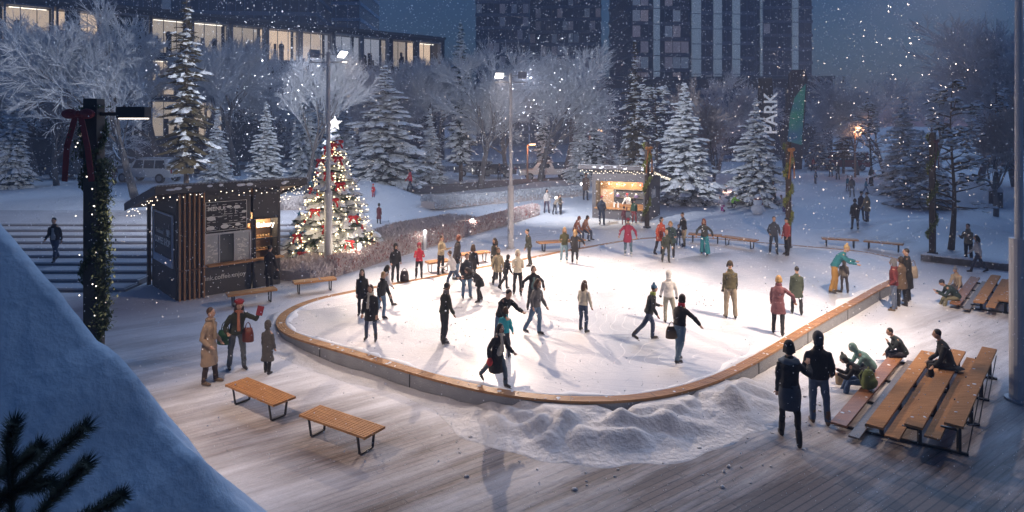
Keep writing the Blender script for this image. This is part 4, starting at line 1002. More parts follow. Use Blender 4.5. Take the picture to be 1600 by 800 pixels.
# ------------------------------------------------------------------ Christmas tree
random.seed(77)
ctb = at(523, 29.6); hx = H - (210 - HY) * 29.6 / F - ctb.z
cts = spruce_proto('christmas_tree', h=hx, rad=2.0, snowy=.84, dens=1.25, irregular=.14, seed=77, need=mat('tree_green', (.04, .07, .03), .8, .4, 4), tiers=22, taper=.9)
cts.location = ctb; tag(cts, 'snowy Christmas tree with star, baubles, bows and lights beside the kiosk', 'Christmas tree')
random.seed(5)
def on_tree(zf=None, k=1.0):
    f = random.random() ** 1.35 * .96 if zf is None else zf; a = random.random() * 6.28 if random.random() < .3 else random.uniform(-pi, 0)
    r = (2.0 * (1 - f) ** .9 + .1) * k; return Vector((cos(a) * r, sin(a) * r, hx * (.06 + .94 * f) - .22 * r))
m = MB()
for i in range(620): m.ell(on_tree(k=random.uniform(.86, 1.12)), (.024, .024, .024), 5, 4)
tag(m.build('fairy_lights', glow('tree_bulb', (1, .76, .42), 2.2), cts), kind='stuff')
BAL = [mat('bauble', c, .2, .05, metal=.6) for c in ((.55, .03, .03), (.6, .4, .1), (.06, .16, .30), (.5, .5, .52))]
for i in range(72):
    m = MB(); p = on_tree(k=1.02); m.ell(p, (.065, .065, .065), 9, 6); m.tube([p + Vector((0, 0, .06)), p + Vector((0, 0, .085))], .015, 5); m.build('bauble', BAL[i % 4], cts, smooth=True)
def starshape(m, c, R0, r0, th, n=5):
    vs = []; 
    for k in range(2 * n): a = pi / 2 + k * pi / n; rr = R0 if k % 2 == 0 else r0; vs.append((c[0] + cos(a) * rr, c[1], c[2] + sin(a) * rr))
    o = list(vs) + [(c[0], c[1] - th, c[2]), (c[0], c[1] + th, c[2])]; q = 2 * n
    m.add(o, [(k, (k + 1) % q, q) for k in range(q)] + [((k + 1) % q, k, q + 1) for k in range(q)])
for i, (zf_, a_) in enumerate(((.93, -1.4), (.9, -1.9), (.95, -.9), (.82, -1.1), (.8, -2.3), (.70, -1.6), (.62, -1.1), (.58, -2.2), (.5, -1.35), (.42, -1.9), (.36, -.8), (.3, -1.5), (.22, -2.3), (.18, -1.0), (.08, -1.45), (.1, -2.0), (.05, -.8))):
    r = (2.0 * (1 - zf_) ** .9 + .22); bow(cts, (cos(a_) * r, sin(a_) * r, hx * (.06 + .94 * zf_) - .12 * r), .72, mat('bow_red', (.50, .02, .03), .5, .2), .45)
for i in range(14):
    m = MB(); f = .08 + .6 * random.random(); a_ = random.uniform(-3.0, -2.0); r = 2.0 * (1 - f) ** .9 + .18; starshape(m, (cos(a_) * r, sin(a_) * r, hx * (.06 + .94 * f) - .15 * r), .13, .055, .03); m.build('blue_ornament', mat('blue_foil', (.08, .22, .36), .3, .1, metal=.4), cts)
m = MB(); m.tube([(0, 0, hx - .3), (0, 0, hx + .25)], .02, 6); m.build('star_stem', CHALK, cts)
m = MB(); starshape(m, (0, 0, hx + .48), .34, .15, .06); m.build('star', glow('star_glow', (1, .9, .72), .3), cts)
lt = point(ctb + Vector((-.6, -2.6, 2.2)), 14, (1, .78, .5), .3); lt = point(ctb + Vector((1.2, -2.2, 1.0)), 8, (1, .78, .5), .3)
# foreground conifer boughs, bottom left corner
random.seed(12)
pb = empty('pine_boughs', (-2.3, 2.6, 3.3), label='dark needle boughs in the bottom left corner', cat='pine')
def bough(pts, lab):
    m = MB(); pts = [Vector(p) - Vector(pb.location) for p in pts]; m.tube(pts, [.012] * len(pts), 5)
    for i in range(1500):
        t = random.random() * (len(pts) - 1); k = min(int(t), len(pts) - 2); p = pts[k].lerp(pts[k + 1], t - k); d = (pts[k + 1] - pts[k]).normalized()
        r = Vector([random.gauss(0, 1) for _ in range(3)]); r = (r - d * r.dot(d)).normalized(); v = (r * .8 + d * .75).normalized() * random.uniform(.05, .085); s2 = v.cross(d).normalized() * .0022
        m.add([p - s2, p + s2, p + v], [(0, 1, 2)])
    m.build('branch', mat('dark_needles', (.02, .028, .015), .8, .4), pb)
def N3(px, py, Y): return P(px, py, H - (py - HY) * Y / F) if False else Vector(((px - 800) * Y / F, Y, H - (py - HY) * Y / F))
bough([N3(20, 860, 3.0), N3(18, 760, 3.0), N3(14, 700, 2.95), N3(22, 662, 2.9)], '')
bough([N3(-30, 800, 3.1), N3(50, 745, 3.0), N3(95, 700, 2.9), N3(134, 668, 2.85)], '')
bough([N3(30, 850, 3.2), N3(80, 780, 3.1), N3(110, 750, 3.05), N3(136, 724, 3.0)], '')
bough([N3(60, 850, 3.3), N3(120, 815, 3.2), N3(165, 790, 3.1), N3(190, 775, 3.0)], '')
bough([N3(-40, 850, 3.0), N3(0, 780, 3.0), N3(40, 760, 3.0), N3(80, 755, 2.9)], ''); bough([N3(-60, 790, 3.1), N3(0, 740, 3.05), N3(40, 720, 3.0), N3(60, 700, 2.95)], '')
#PART4
# ------------------------------------------------------------------ low office block with lit upper floors
NAVY = mat('navy_cladding', (.035, .045, .065), .5, .2, 1); FRM = mat('pale_blue_metal', (.16, .20, .27), .45, .1)
def lit(c, s_): return glow('lit_room', c, s_)
LITS = [lit((1, .76, .55), .16), lit((1, .8, .6), .10), lit((1, .72, .48), .24), lit((.8, .85, 1), .1)]
DG = mat('dark_window_glass', (.02, .03, .045), .12, .1, 1); SIL = mat('room_furniture', (.03, .03, .035), .8, .3)
d1 = Vector((.755, .655, 0)); corner = Vector((-11, 105, 0)); LL = 64
o_ = empty('office_block', corner - d1 * LL, math.atan2(.655, .755), label='long dark office block with lit upper windows behind the left trees', cat='office block')
TOPZ = 19.2; FH = 4.9
def bxl(m, x0, x1, y0, y1, z0, z1): m.box(((x0 + x1) / 2, (y0 + y1) / 2, (z0 + z1) / 2), (x1 - x0, y1 - y0, z1 - z0))
m = MB(); bxl(m, 0, LL, 3.2, 18, -1, TOPZ); bxl(m, 0, LL, -.3, 3.2, TOPZ - .5, TOPZ); bxl(m, 0, LL, 0, 3.2, TOPZ - FH - .55, TOPZ - FH); bxl(m, 0, LL, .2, 3.2, TOPZ - 2 * FH - .5, TOPZ - 2 * FH); bxl(m, 0, LL, 1.2, 3.2, -1, 4.5); bxl(m, -.4, 0, -.2, 18, -1, TOPZ); bxl(m, LL, LL + .4, -.2, 18, -1, TOPZ)
m.build('wall', NAVY, o_)
m = MB(); bxl(m, -.3, LL + .5, -.5, 18.2, TOPZ, TOPZ + .35); m.build('roof', mat('snowy_roof', (.08, .1, .13), .8, .2, snow=.6), o_)
random.seed(21); bay = 4.57
for fl in (0, 1, 2):
    z1 = TOPZ - .5 - fl * FH; z0 = z1 - FH + .5 + .05
    for b in range(14):
        x0 = b * bay + .15; x1 = x0 + bay - .3
        wdw = MB(); lt_ = random.random()
        md = DG if (fl == 2 and lt_ < .5) or lt_ < .12 else random.choice(LITS)
        fr = MB(); pf = -.25 if random.random() < .5 else .1
        for a_, b__, c_, d_ in ((x0, x1, z1 - .16, z1), (x0, x1, z0, z0 + .16), (x0, x0 + .16, z0, z1), (x1 - .16, x1, z0, z1)): bxl(fr, a_, b__, pf, pf + .9, c_, d_)
        for q in range(1, 3): xx = x0 + (x1 - x0) * q / 3; bxl(fr, xx - .035, xx + .035, .5, .56, z0 + .1, z1 - .1)
        w_ = fr.build('window', FRM if random.random() < .6 else NAVY, o_)
        pn = MB(); bxl(pn, x0 + .1, x1 - .1, 2.9, 3.1, z0 + .05, z1 - .05); pn.build('lit_room', md, w_)
        if md is not DG:
            sm = MB()
            for q in range(random.randint(2, 6)):
                xx = random.uniform(x0 + .3, x1 - .4); hh = random.uniform(.6, 2.6); ww = random.uniform(.15, .6); bxl(sm, xx, xx + ww, 1.6, 1.8, z0, z0 + hh)
                if random.random() < .5: sm.ell((xx + ww / 2, 1.7, z0 + hh), (ww * .7, .2, ww * .8), 8, 5)
            if random.random() < .35: xx = random.uniform(x0, x1 - 1); bxl(sm, xx, xx + random.uniform(.6, 1.6), 2.0, 2.1, z0, z1)
            sm.build('furniture', SIL, w_)
            if random.random() < .4: cl = MB(); bxl(cl, x0 + .5, x1 - .5, 1.2, 1.4, z1 - .28, z1 - .22); cl.build('ceiling_light', glow('tube_light', (1, .9, .75), .8), w_)
# ------------------------------------------------------------------ towers
def tower(px0, px1, Y, zt, depth, rot, col, fh, label, mull=1.6, litf=.0, strips=(), strip_col=(.6, .8, 1), brown=0, band=.75, slabw=.25):
    x0 = (px0 - 800) * Y / F; x1 = (px1 - 800) * Y / F; W = (x1 - x0); e = empty('tower_block', (x0, Y, 0), rot, label=label, cat='tower block', group='hazy tower blocks behind the park')
    glass = mat('tower_glass', tuple(c * 1.3 for c in col), .35, .45, .12); slabm = mat('tower_slab', tuple(c * 3.6 for c in col), .7, .2)
    m = MB(); bxl(m, 0, W, 0, depth, -1, zt); m.build('wall', glass, e)
    m = MB(); n = int(zt / fh)
    for i in range(n + 1): bxl(m, -slabw, W + slabw, -slabw, depth + .1, i * fh, i * fh + band)
    m.build('floor_bands', slabm, e)
    m = MB(); k = int(W / mull)
    for i in range(k + 1): x = i * W / k; bxl(m, x - .05, x + .05, -.1, 0, 0, zt)
    m.build('mullions', slabm, e); cells = [(i, j) for i in range(k) for j in range(2, n)]; random.shuffle(cells)
    bays = [(i, j) for (i, j) in cells if not any(a - .04 < (i + .5) / k < b + .04 for a, b in strips)][:min(90, int(len(cells) * litf))]
    for i, j in bays:
        m = MB(); wv = 1; a_ = i * W / k + .08; b__ = min(W, (i + wv) * W / k - .08); bxl(m, a_, b__, -.035, .0, j * fh + band + .1, (j + 1) * fh - .15)
        m.build('window', glow('tower_lit', random.choice(((1, .62, .42), (.9, .6, .5), (.6, .7, .8))), random.uniform(.004, .016) + .012 * brown), e)
    for a, b in strips:
        m = MB(); bxl(m, W * a, W * b, -.75, 0, 9, zt - 1); m.build('stair_strip', glow('strip_glass', strip_col, .045), e)
        m = MB()
        for i in range(3, n): bxl(m, W * a - .05, W * b + .05, -.8, -.76, i * fh, i * fh + .18)
        m.build('strip_bars', slabm, e)
    return e
random.seed(33)
tower(120, 486, 128, 62, 26, R(6), (.03, .05, .08), 3.4, 'dark navy glass tower rising over the office block at top left', litf=.02, mull=1.7)
tower(488, 562, 150, 62, 22, R(0), (.06, .11, .17), 3.6, 'paler blue slim tower right of the navy glass tower', litf=.0, mull=2.6)
tower(744, 826, 170, 74, 30, R(0), (.045, .06, .085), 3.3, 'grey blue tower with dim windows above the second mast, left wing', litf=.3, mull=1.4)
tower(828, 938, 178, 76, 30, R(-5), (.035, .045, .065), 3.3, 'darker tower wing just right of the grey blue one', litf=.2, mull=1.4)
tower(988, 1078, 150, 70, 24, R(4), (.05, .05, .06), 3.5, 'brownish tower with many dim lit windows and one pale vertical strip', litf=.5, strips=((.37, .47),), brown=1, mull=1.7)
tower(1080, 1180, 152, 72, 24, R(3), (.045, .055, .08), 3.4, 'tower with three pale vertical glass strips', litf=.03, strips=((.0, .14), (.35, .47), (.65, .76)))
tower(1182, 1268, 165, 72, 24, R(0), (.05, .055, .075), 3.4, 'faint tower behind the teal pylon with a thin pale strip', litf=.04, strips=((.06, .09), (.64, .74)))
m = MB(); x0 = (940 - 800) * 125 / F
pd = empty('podium_block', (x0, 125, 0), R(-3), label='low dark podium building under the brownish towers', cat='building')
bxl(m, 0, 42, 0, 20, -1, 14.2); m.build('wall', mat('podium_wall', (.04, .04, .05), .7, .2, .2), pd); m = MB(); bxl(m, -.3, 42.3, -.4, 20.3, 14.2, 14.7); m.build('roof', mat('snowy_roof', (.08, .1, .13), .8, .2, snow=.6), pd)
for i in range(6): m = MB(); bxl(m, 2 + i * 6.6, 7 + i * 6.6, -.06, .05, 8.6, 12.6); m.build('window', mat('cold_window', (.10, .14, .20), .2, .1), pd)

# ------------------------------------------------------------------ pylons
py = at(1205, 60); e = empty('letter_pylon', (py.x, py.y, py.z), R(-8), label='dark leaning pylon with white PARK lettering above the spruce', cat='pylon')
hP = (H + (190 - 122) * 60 / F - py.z) / .68; e.scale = (.68, .68, .68)
m = MB(); pr = [(-1.6, 0), (.6, 0), (.9, hP * .5), (.55, hP), (-1.2, hP), (-1.35, hP * .5)]
m.add([(x - .4 + (z / hP) * -.1, -.35, z) for x, z in pr] + [(x - .4, .35, z) for x, z in pr], [tuple(range(5, -1, -1))[::-1], tuple(range(11, 5, -1)), ] + [(i, i + 6, (i + 1) % 6 + 6, (i + 1) % 6) for i in range(6)])
m.build('pylon_body', mat('pylon_black', (.03, .03, .035), .5, .2), e, bevel=.05)
# letters read upwards
text('PARK', 2.35, glow('letter_white', (.75, .85, 1), .06), e, (.62, -.42, hP * .50), (R(90), R(-90), 0), 'pylon_lettering', depth=.03, sx=.95, bold=.04)
py = at(1239, 84); e = empty('board_pylon', (py.x, py.y, py.z), R(-6), label='tall rounded pylon with teal and green face beyond the right spruce', cat='pylon'); hP = H + (190 - 109) * 84 / F - py.z
def slab(prof, y0, y1, mm, name, parent):
    m = MB(); n = len(prof); m.add([(x, y0, z) for x, z in prof] + [(x, y1, z) for x, z in prof], [tuple(range(n)), tuple(range(2 * n - 1, n - 1, -1))] + [(i, n + i, n + (i + 1) % n, (i + 1) % n) for i in range(n)]); return m.build(name, mm, parent, bevel=.03)
slab([(-1.15, 0), (1.0, 0), (1.15, hP * .3), (1.5, hP * .7), (1.65, hP * .93), (1.3, hP), (-.1, hP), (-.5, hP * .95), (-.75, hP * .7), (-1.6, hP * .3)], -.3, .3, mat('pylon_brown', (.05, .035, .035), .5, .2), 'pylon_body', e)
def teal():
    m = bpy.data.materials.new('teal_face'); m.use_nodes = True; N = m.node_tree.nodes; L = m.node_tree.links; tc = N.new('ShaderNodeTexCoord'); n = N.new('ShaderNodeTexNoise'); n.inputs['Scale'].default_value = .35; L.new(tc.outputs['Object'], n.inputs[0])
    c = N.new('ShaderNodeValToRGB'); c.color_ramp.elements[0].position = .38; c.color_ramp.elements[1].position = .62; c.color_ramp.elements[0].color = (.02, .10, .20, 1); c.color_ramp.elements[1].color = (.03, .22, .12, 1); L.new(n.outputs[0], c.inputs[0]); L.new(c.outputs[0], N['Principled BSDF'].inputs['Base Color'])
    N['Principled BSDF'].inputs['Emission Strength'].default_value = .12; L.new(c.outputs[0], N['Principled BSDF'].inputs['Emission Color']); return m
slab([(-.75, hP * .28), (.95, hP * .24), (1.2, hP * .6), (1.45, hP * .86), (.1, hP * .72), (-.45, hP * .55)], -.34, -.305, teal(), 'lit_face', e)
# orange street lamps far off
def street_lamp(px, Y, top, label, arm=1.2, pw=110):
    b_ = at(px, Y); h_ = H - (top - HY) * Y / F - b_.z; e = empty('street_lamp', b_, 0, label=label, cat='street lamp', group='orange street lamps'); m = MB(); m.tube([(0, 0, 0), (0, 0, h_)], [.12, .08], 8); m.tube([(0, 0, h_ - .05), (arm, 0, h_ + .1)], .04, 6); m.build('pole', mat('orange_lit_pole', (.35, .22, .15), .7, .2), e)
    m = MB(); m.box((arm, 0, h_ + .08), (.7, .3, .14)); hd = m.build('lamp_head', STEEL, e); m = MB(); m.box((arm, 0, h_ - .01), (.6, .26, .05)); m.build('lamp_glass', glow('sodium', (1, .45, .15), 4), hd)
    point(b_ + Vector((arm, -.4, h_ - .35)), pw, (1, .45, .2), .2)
street_lamp(921, 74, 205, 'orange street lamp behind the grey kiosk', 1.1)
street_lamp(824, 68, 226, 'orange lit thin pole beside the white pickup', .5, 30)
street_lamp(1336, 72, 200, 'orange lamp pole right of the dark red van', .3, 60)
m = MB(); e_ = at(1125, 60)
point(e_ + Vector((0, -1.5, 1.2)), 90, (1, .55, .35), .2)
el = empty('ground_uplight', e_ + Vector((0, -1.5, 0)), label='small uplight at the foot of the warm lit bare tree', cat='light'); m.tube([(0, 0, 0), (0, 0, .5)], [.12, .16], 10); m.build('housing', BLACK, el); m = MB(); m.tube([(0, 0, .5), (0, 0, .54)], .14, 10); m.build('lens', glow('sodium', (1, .5, .25), .8), el)

# ------------------------------------------------------------------ vehicles
TYRE = mat('tyre', (.02, .02, .02), .9, .2); GLASS = mat('car_glass', (.015, .02, .025), .08, .1); RIM = mat('rim', (.25, .26, .28), .3, .1, metal=.8)
def vehicle(name, base, rot, kind, paint, label, L_=5.1, Hh=1.85, Wd=1.95, cat='car', grp='parked vehicles along the park road', lights=True):
    e = empty(name, base, rot, label=label, cat=cat, group=grp); h2 = L_ / 2
    if kind == 'suv': low = [(-h2, .45), (-h2 + .05, .95), (-h2 + .12, 1.05), (-h2 + 1.35, 1.14), (h2 - .08, 1.18), (h2, .95), (h2 - .02, .45)]; cab = [(-h2 + 1.2, 1.1), (-h2 + 1.95, Hh - .08), (-h2 + 2.5, Hh), (h2 - .45, Hh - .02), (h2 - .1, 1.15)]
    elif kind == 'pickup': low = [(-h2, .5), (-h2 + .05, 1.0), (-h2 + 1.3, 1.15), (h2 - .05, 1.15), (h2, .6)]; cab = [(-h2 + 1.2, 1.1), (-h2 + 1.8, Hh - .05), (-h2 + 3.2, Hh - .02), (-h2 + 3.5, 1.1)]
    elif kind == 'van': low = [(-h2, .45), (-h2 + .02, 1.1), (-h2 + .5, 1.2), (h2, 1.2), (h2, .45)]; cab = [(-h2 + .3, 1.15), (-h2 + 1.0, Hh), (h2 - .1, Hh), (h2 - .03, 1.15)]
    else: low = [(-h2, .4), (-h2 + .1, .8), (-h2 + 1.2, .92), (h2 - .7, .95), (h2 - .05, .88), (h2, .45)]; cab = [(-h2 + 1.1, .9), (-h2 + 1.95, Hh - .05), (-h2 + 3.2, Hh), (h2 - .6, .93)]
    m = MB()
    def ex(prof, w0, w1, z0, z1):
        n = len(prof); vs = []
        for s_ in (-1, 1):
            for x, z in prof: t = (z - z0) / (z1 - z0 + 1e-6); vs.append((x, s_ * (w0 + (w1 - w0) * t) / 2, z))
        m.add(vs, [tuple(range(n)), tuple(range(2 * n - 1, n - 1, -1))] + [(i, n + i, n + (i + 1) % n, (i + 1) % n) for i in range(n)])
    ex(low, Wd, Wd * .97, .45, 1.15); ex(cab, Wd * .95, Wd * .80, 1.1, Hh); b_ = m.build('body', paint, e, bevel=.05)
    if kind == 'pickup': m = MB(); m.box((h2 - 1.0, 0, 1.17), (1.7, Wd * .8, .03)); m.build('cargo_bed', BLACK, e)
    # side windows and windscreen
    zc0, zc1 = low[2][1] + .12, Hh - .14; c0, c1 = cab[0][0] + .55, (cab[-1][0] - .35); n = 2 if kind in ('car', 'pickup') else 3
    for s_ in (-1, 1):
        for k in range(n):
            xa = c0 + (c1 - c0) * k / n + .05; xb = c0 + (c1 - c0) * (k + 1) / n - .05; m = MB()
            ya = s_ * (Wd * .95 + (Wd * .80 - Wd * .95) * (zc0 - 1.1) / (Hh - 1.1)) / 2 + s_ * .012; yb = s_ * (Wd * .95 + (Wd * .80 - Wd * .95) * (zc1 - 1.1) / (Hh - 1.1)) / 2 + s_ * .012; sh = .28 if k == 0 else 0; sh2 = .15 if k == n - 1 else 0
            q = [(xa, ya, zc0), (xb, ya, zc0), (xb - sh2, yb, zc1), (xa + sh, yb, zc1)]; m.add(q + [(x, y - s_ * .03, z) for x, y, z in q], [(0, 1, 2, 3), (7, 6, 5, 4)] + [(i, 4 + i, 4 + (i + 1) % 4, (i + 1) % 4) for i in range(4)]); m.build('side_window', GLASS, e)
    a, b__ = Vector((cab[0][0] + .05, 0, cab[0][1] + .08)), Vector((cab[1][0], 0, cab[1][1] - .02)); m = MB(); m.beam(a + Vector((-.02, 0, .03)), b__ + Vector((-.02, 0, .0)), Wd * .78, .03, up=(0, 0, 1)); m.build('windscreen', GLASS, e)
    for x in (-h2 + .95, h2 - .95):
        for s_ in (-1, 1):
            m = MB(); y = s_ * (Wd / 2 - .08); m.tube([(x, y - .12, .38), (x, y + .12, .38)], .38, 20); wl = m.build('wheel', TYRE, e); m = MB(); m.tube([(x, y - .135, .38), (x, y + .135, .38)], .23, 14); m.build('rim', RIM, wl)
    for s_ in (-1, 1):
        m = MB(); m.box((-h2 + .02, s_ * Wd * .36, .86), (.08, .36, .2)); m.build('headlight', glow('headlight', (1, .95, .85), .5 if lights else .02), e); m = MB(); m.box((h2 - .02, s_ * Wd * .42, .95), (.08, .14, .3)); m.build('tail_light', mat('tail_red', (.35, .02, .02), .3, .1), e)
    m = MB(); m.box((-h2 + .01, 0, .84), (.07, .8, .2)); m.build('grille', BLACK, e); m = MB(); m.box((-h2 - .02, 0, .52), (.14, Wd * .96, .18)); m.build('bumper', STEEL, e)
    snow_slab(e, [(cab[1][0] + .1, -Wd * .36, Hh), (cab[-2][0], -Wd * .36, Hh), (cab[-2][0], Wd * .36, Hh), (cab[1][0] + .1, Wd * .36, Hh)], .05, 8, 4)
    return e
GPW = mat('silver_white_paint', (.52, .54, .57), .35, .05, 2, metal=.1)
vehicle('parked_car', at(234, 54.5), R(-12), 'suv', GPW, 'silver white SUV parked behind the large frosted tree', L_=5.3, Hh=1.95)
vehicle('parked_car', at(318, 62), R(-12), 'car', mat('dark_paint', (.05, .05, .06), .3, .1), 'dark car partly hidden right of the silver SUV', L_=4.6, Hh=1.5)
vehicle('parked_truck', at(853, 70), R(3), 'pickup', mat('white_paint', (.62, .64, .66), .35, .05), 'white pickup truck left of the frosted trees near the orange pole', L_=5.4, Hh=1.85, cat='pickup truck')
vehicle('parked_car', at(772, 72), R(5), 'car', mat('black_paint', (.02, .02, .025), .25, .1), 'black car behind the second mast', L_=4.7, Hh=1.5)
vehicle('parked_car', at(742, 75), R(5), 'suv', mat('grey_paint', (.16, .17, .19), .3, .1), 'grey car with bright headlights left of the black car', L_=4.6, Hh=1.7)
vehicle('parked_van', at(1318, 84), R(-2), 'van', mat('dark_red_paint', (.22, .02, .02), .35, .1), 'dark red van beyond the far walkers', L_=5.6, Hh=2.3, cat='van')
vehicle('parked_car', at(120, 60), R(-12), 'suv', mat('dark_blue_paint', (.03, .04, .07), .3, .1), 'dark SUV almost hidden by the black garland post', L_=4.9, Hh=1.8)
# snowman and small things
sm = G(1184, 334); e = empty('snowman', sm, R(10), label='small snowman under the right spruce with a red scarf', cat='snowman')
m = MB(); m.ell((0, 0, .3), (.42, .42, .36), 14, 9); m.ell((0, 0, .75), (.3, .3, .27), 14, 9); m.ell((0, 0, 1.1), (.2, .2, .19), 12, 8); m.build('snow_body', SNOWC, e, smooth=True)
m = MB(); m.tube([(cos(a) * .2, sin(a) * .2, .95) for a in [k * .5 for k in range(14)]], .05, 6); m.beam((.16, -.15, .93), (.2, -.22, .6), .1, .04); m.build('scarf', REDR, e); m = MB(); m.tube([(0, -.18, 1.1), (0, -.38, 1.08)], [.035, .005], 6); m.build('carrot_nose', mat('carrot', (.6, .2, .03), .6, .1), e)
m = MB(); [m.tube([(s_ * .25, 0, .8), (s_ * .6, 0, 1.0)], .015, 4) for s_ in (-1, 1)]; m.build('twig_arm', BARK, e)
#PART5
# ------------------------------------------------------------------ people
SKIN = [mat('skin', (.50, .30, .21), .6, .06), mat('skin_light', (.62, .40, .30), .6, .06), mat('skin_brown', (.25, .13, .08), .6, .06)]
HAIRC = dict(brown=(.07, .035, .018), black=(.012, .011, .011), blond=(.36, .22, .09), dark=(.03, .02, .014), red=(.22, .06, .025))
BOOT = mat('boot_leather', (.03, .026, .024), .5, .3); BOOTB = mat('boot_brown', (.16, .11, .07), .7, .3); SKW = mat('skate_white', (.65, .65, .66), .4, .1); BLADE = mat('skate_blade', (.5, .5, .52), .2, .05, metal=.9)
FOLD = bpy.data.textures.new('cloth_folds', 'CLOUDS'); FOLD.noise_scale = .13
def cloth(c, v=.22): return mat('cloth', c, .85, v, 7, bump=.25, bscale=60)
X, Yv, Z = Vector((1, 0, 0)), Vector((0, 1, 0)), Vector((0, 0, 1))
POSES = dict(
 stand=dict(), relax=dict(lean=2, L=(4, 2, 4), R=(-3, 3, 5), aL=(6, 8, 18), aR=(4, 9, 22)),
 walk=dict(lean=5, L=(24, 8, 2), R=(-20, 16, 2), aL=(-18, 8, 14), aR=(20, 8, 24)),
 walk2=dict(lean=4, L=(-16, 18, 1), R=(18, 6, 1), aL=(16, 9, 26), aR=(-14, 10, 18)),
 skate=dict(lean=12, L=(18, 22, 4), R=(-22, 20, 7), aL=(10, 26, 18), aR=(-12, 26, 20)),
 stride=dict(lean=14, L=(26, 24, 5), R=(-34, 14, 6), aL=(24, 18, 50), aR=(-18, 26, 40)),
 glide=dict(lean=8, L=(8, 14, 3), R=(-4, 12, 8), aL=(8, 14, 20), aR=(0, 18, 26)),
 pock=dict(lean=2, L=(5, 3, 3), R=(-3, 4, 5), aL=(-14, 16, 62), aR=(-14, 16, 62)),
 cross=dict(lean=2, L=(3, 2, 4), R=(-3, 3, 5), aL=(22, 10, 88), aR=(24, 10, 92)),
 armR=dict(lean=8, L=(12, 14, 3), R=(-14, 14, 6), aL=(8, 12, 30), aR=(18, 58, 8)),
 armL=dict(lean=8, L=(-10, 14, 6), R=(12, 14, 3), aL=(18, 58, 8), aR=(8, 12, 30)),
 arms=dict(lean=10, L=(10, 12, 6), R=(-10, 12, 8), aL=(-12, 46, 10), aR=(-12, 46, 10)),
 bend=dict(lean=46, hunch=26, L=(16, 22, 3), R=(-4, 18, 6), aL=(64, 10, 24), aR=(58, 10, 34)),
 bendl=dict(lean=26, hunch=16, L=(10, 12, 3), R=(-4, 12, 5), aL=(52, 8, 20), aR=(46, 8, 24)),
 sit=dict(lean=14, hunch=14, L=(84, 86, 6), R=(80, 92, 7), aL=(14, 6, 26), aR=(16, 7, 30), sit=1),
 sithunch=dict(lean=34, hunch=32, L=(84, 70, 5), R=(84, 62, 5), aL=(34, 4, 70), aR=(34, 4, 78), sit=1),
 sitchin=dict(lean=24, hunch=22, L=(86, 88, 6), R=(84, 92, 6), aL=(34, 2, 118), aR=(14, 6, 24), sit=1),
 kneel=dict(lean=24, hunch=16, L=(70, 118, 8), R=(8, 96, 6), aL=(54, 12, 20), aR=(50, 12, 26)),
 wave=dict(lean=4, L=(6, 6, 4), R=(-6, 6, 5), aL=(4, 8, 16), aR=(150, 20, 30)),
 talk=dict(lean=8, L=(14, 4, 3), R=(-12, 8, 3), aL=(4, 8, 12), aR=(26, 42, 92)),
 show=dict(lean=16, hunch=10, L=(8, 4, 7), R=(-4, 6, 6), aL=(46, 44, 84), aR=(-8, 26, 82)),
)
def rotx(deg, v=Vector((0, 0, -1))):   # forward pitch of a hanging limb
    a = R(deg); return Vector((0, sin(a), -cos(a)))
def limb(pitch, abd, side):
    a, b = R(pitch), R(abd); return Vector((side * sin(b), sin(a) * cos(b), -cos(a) * cos(b)))
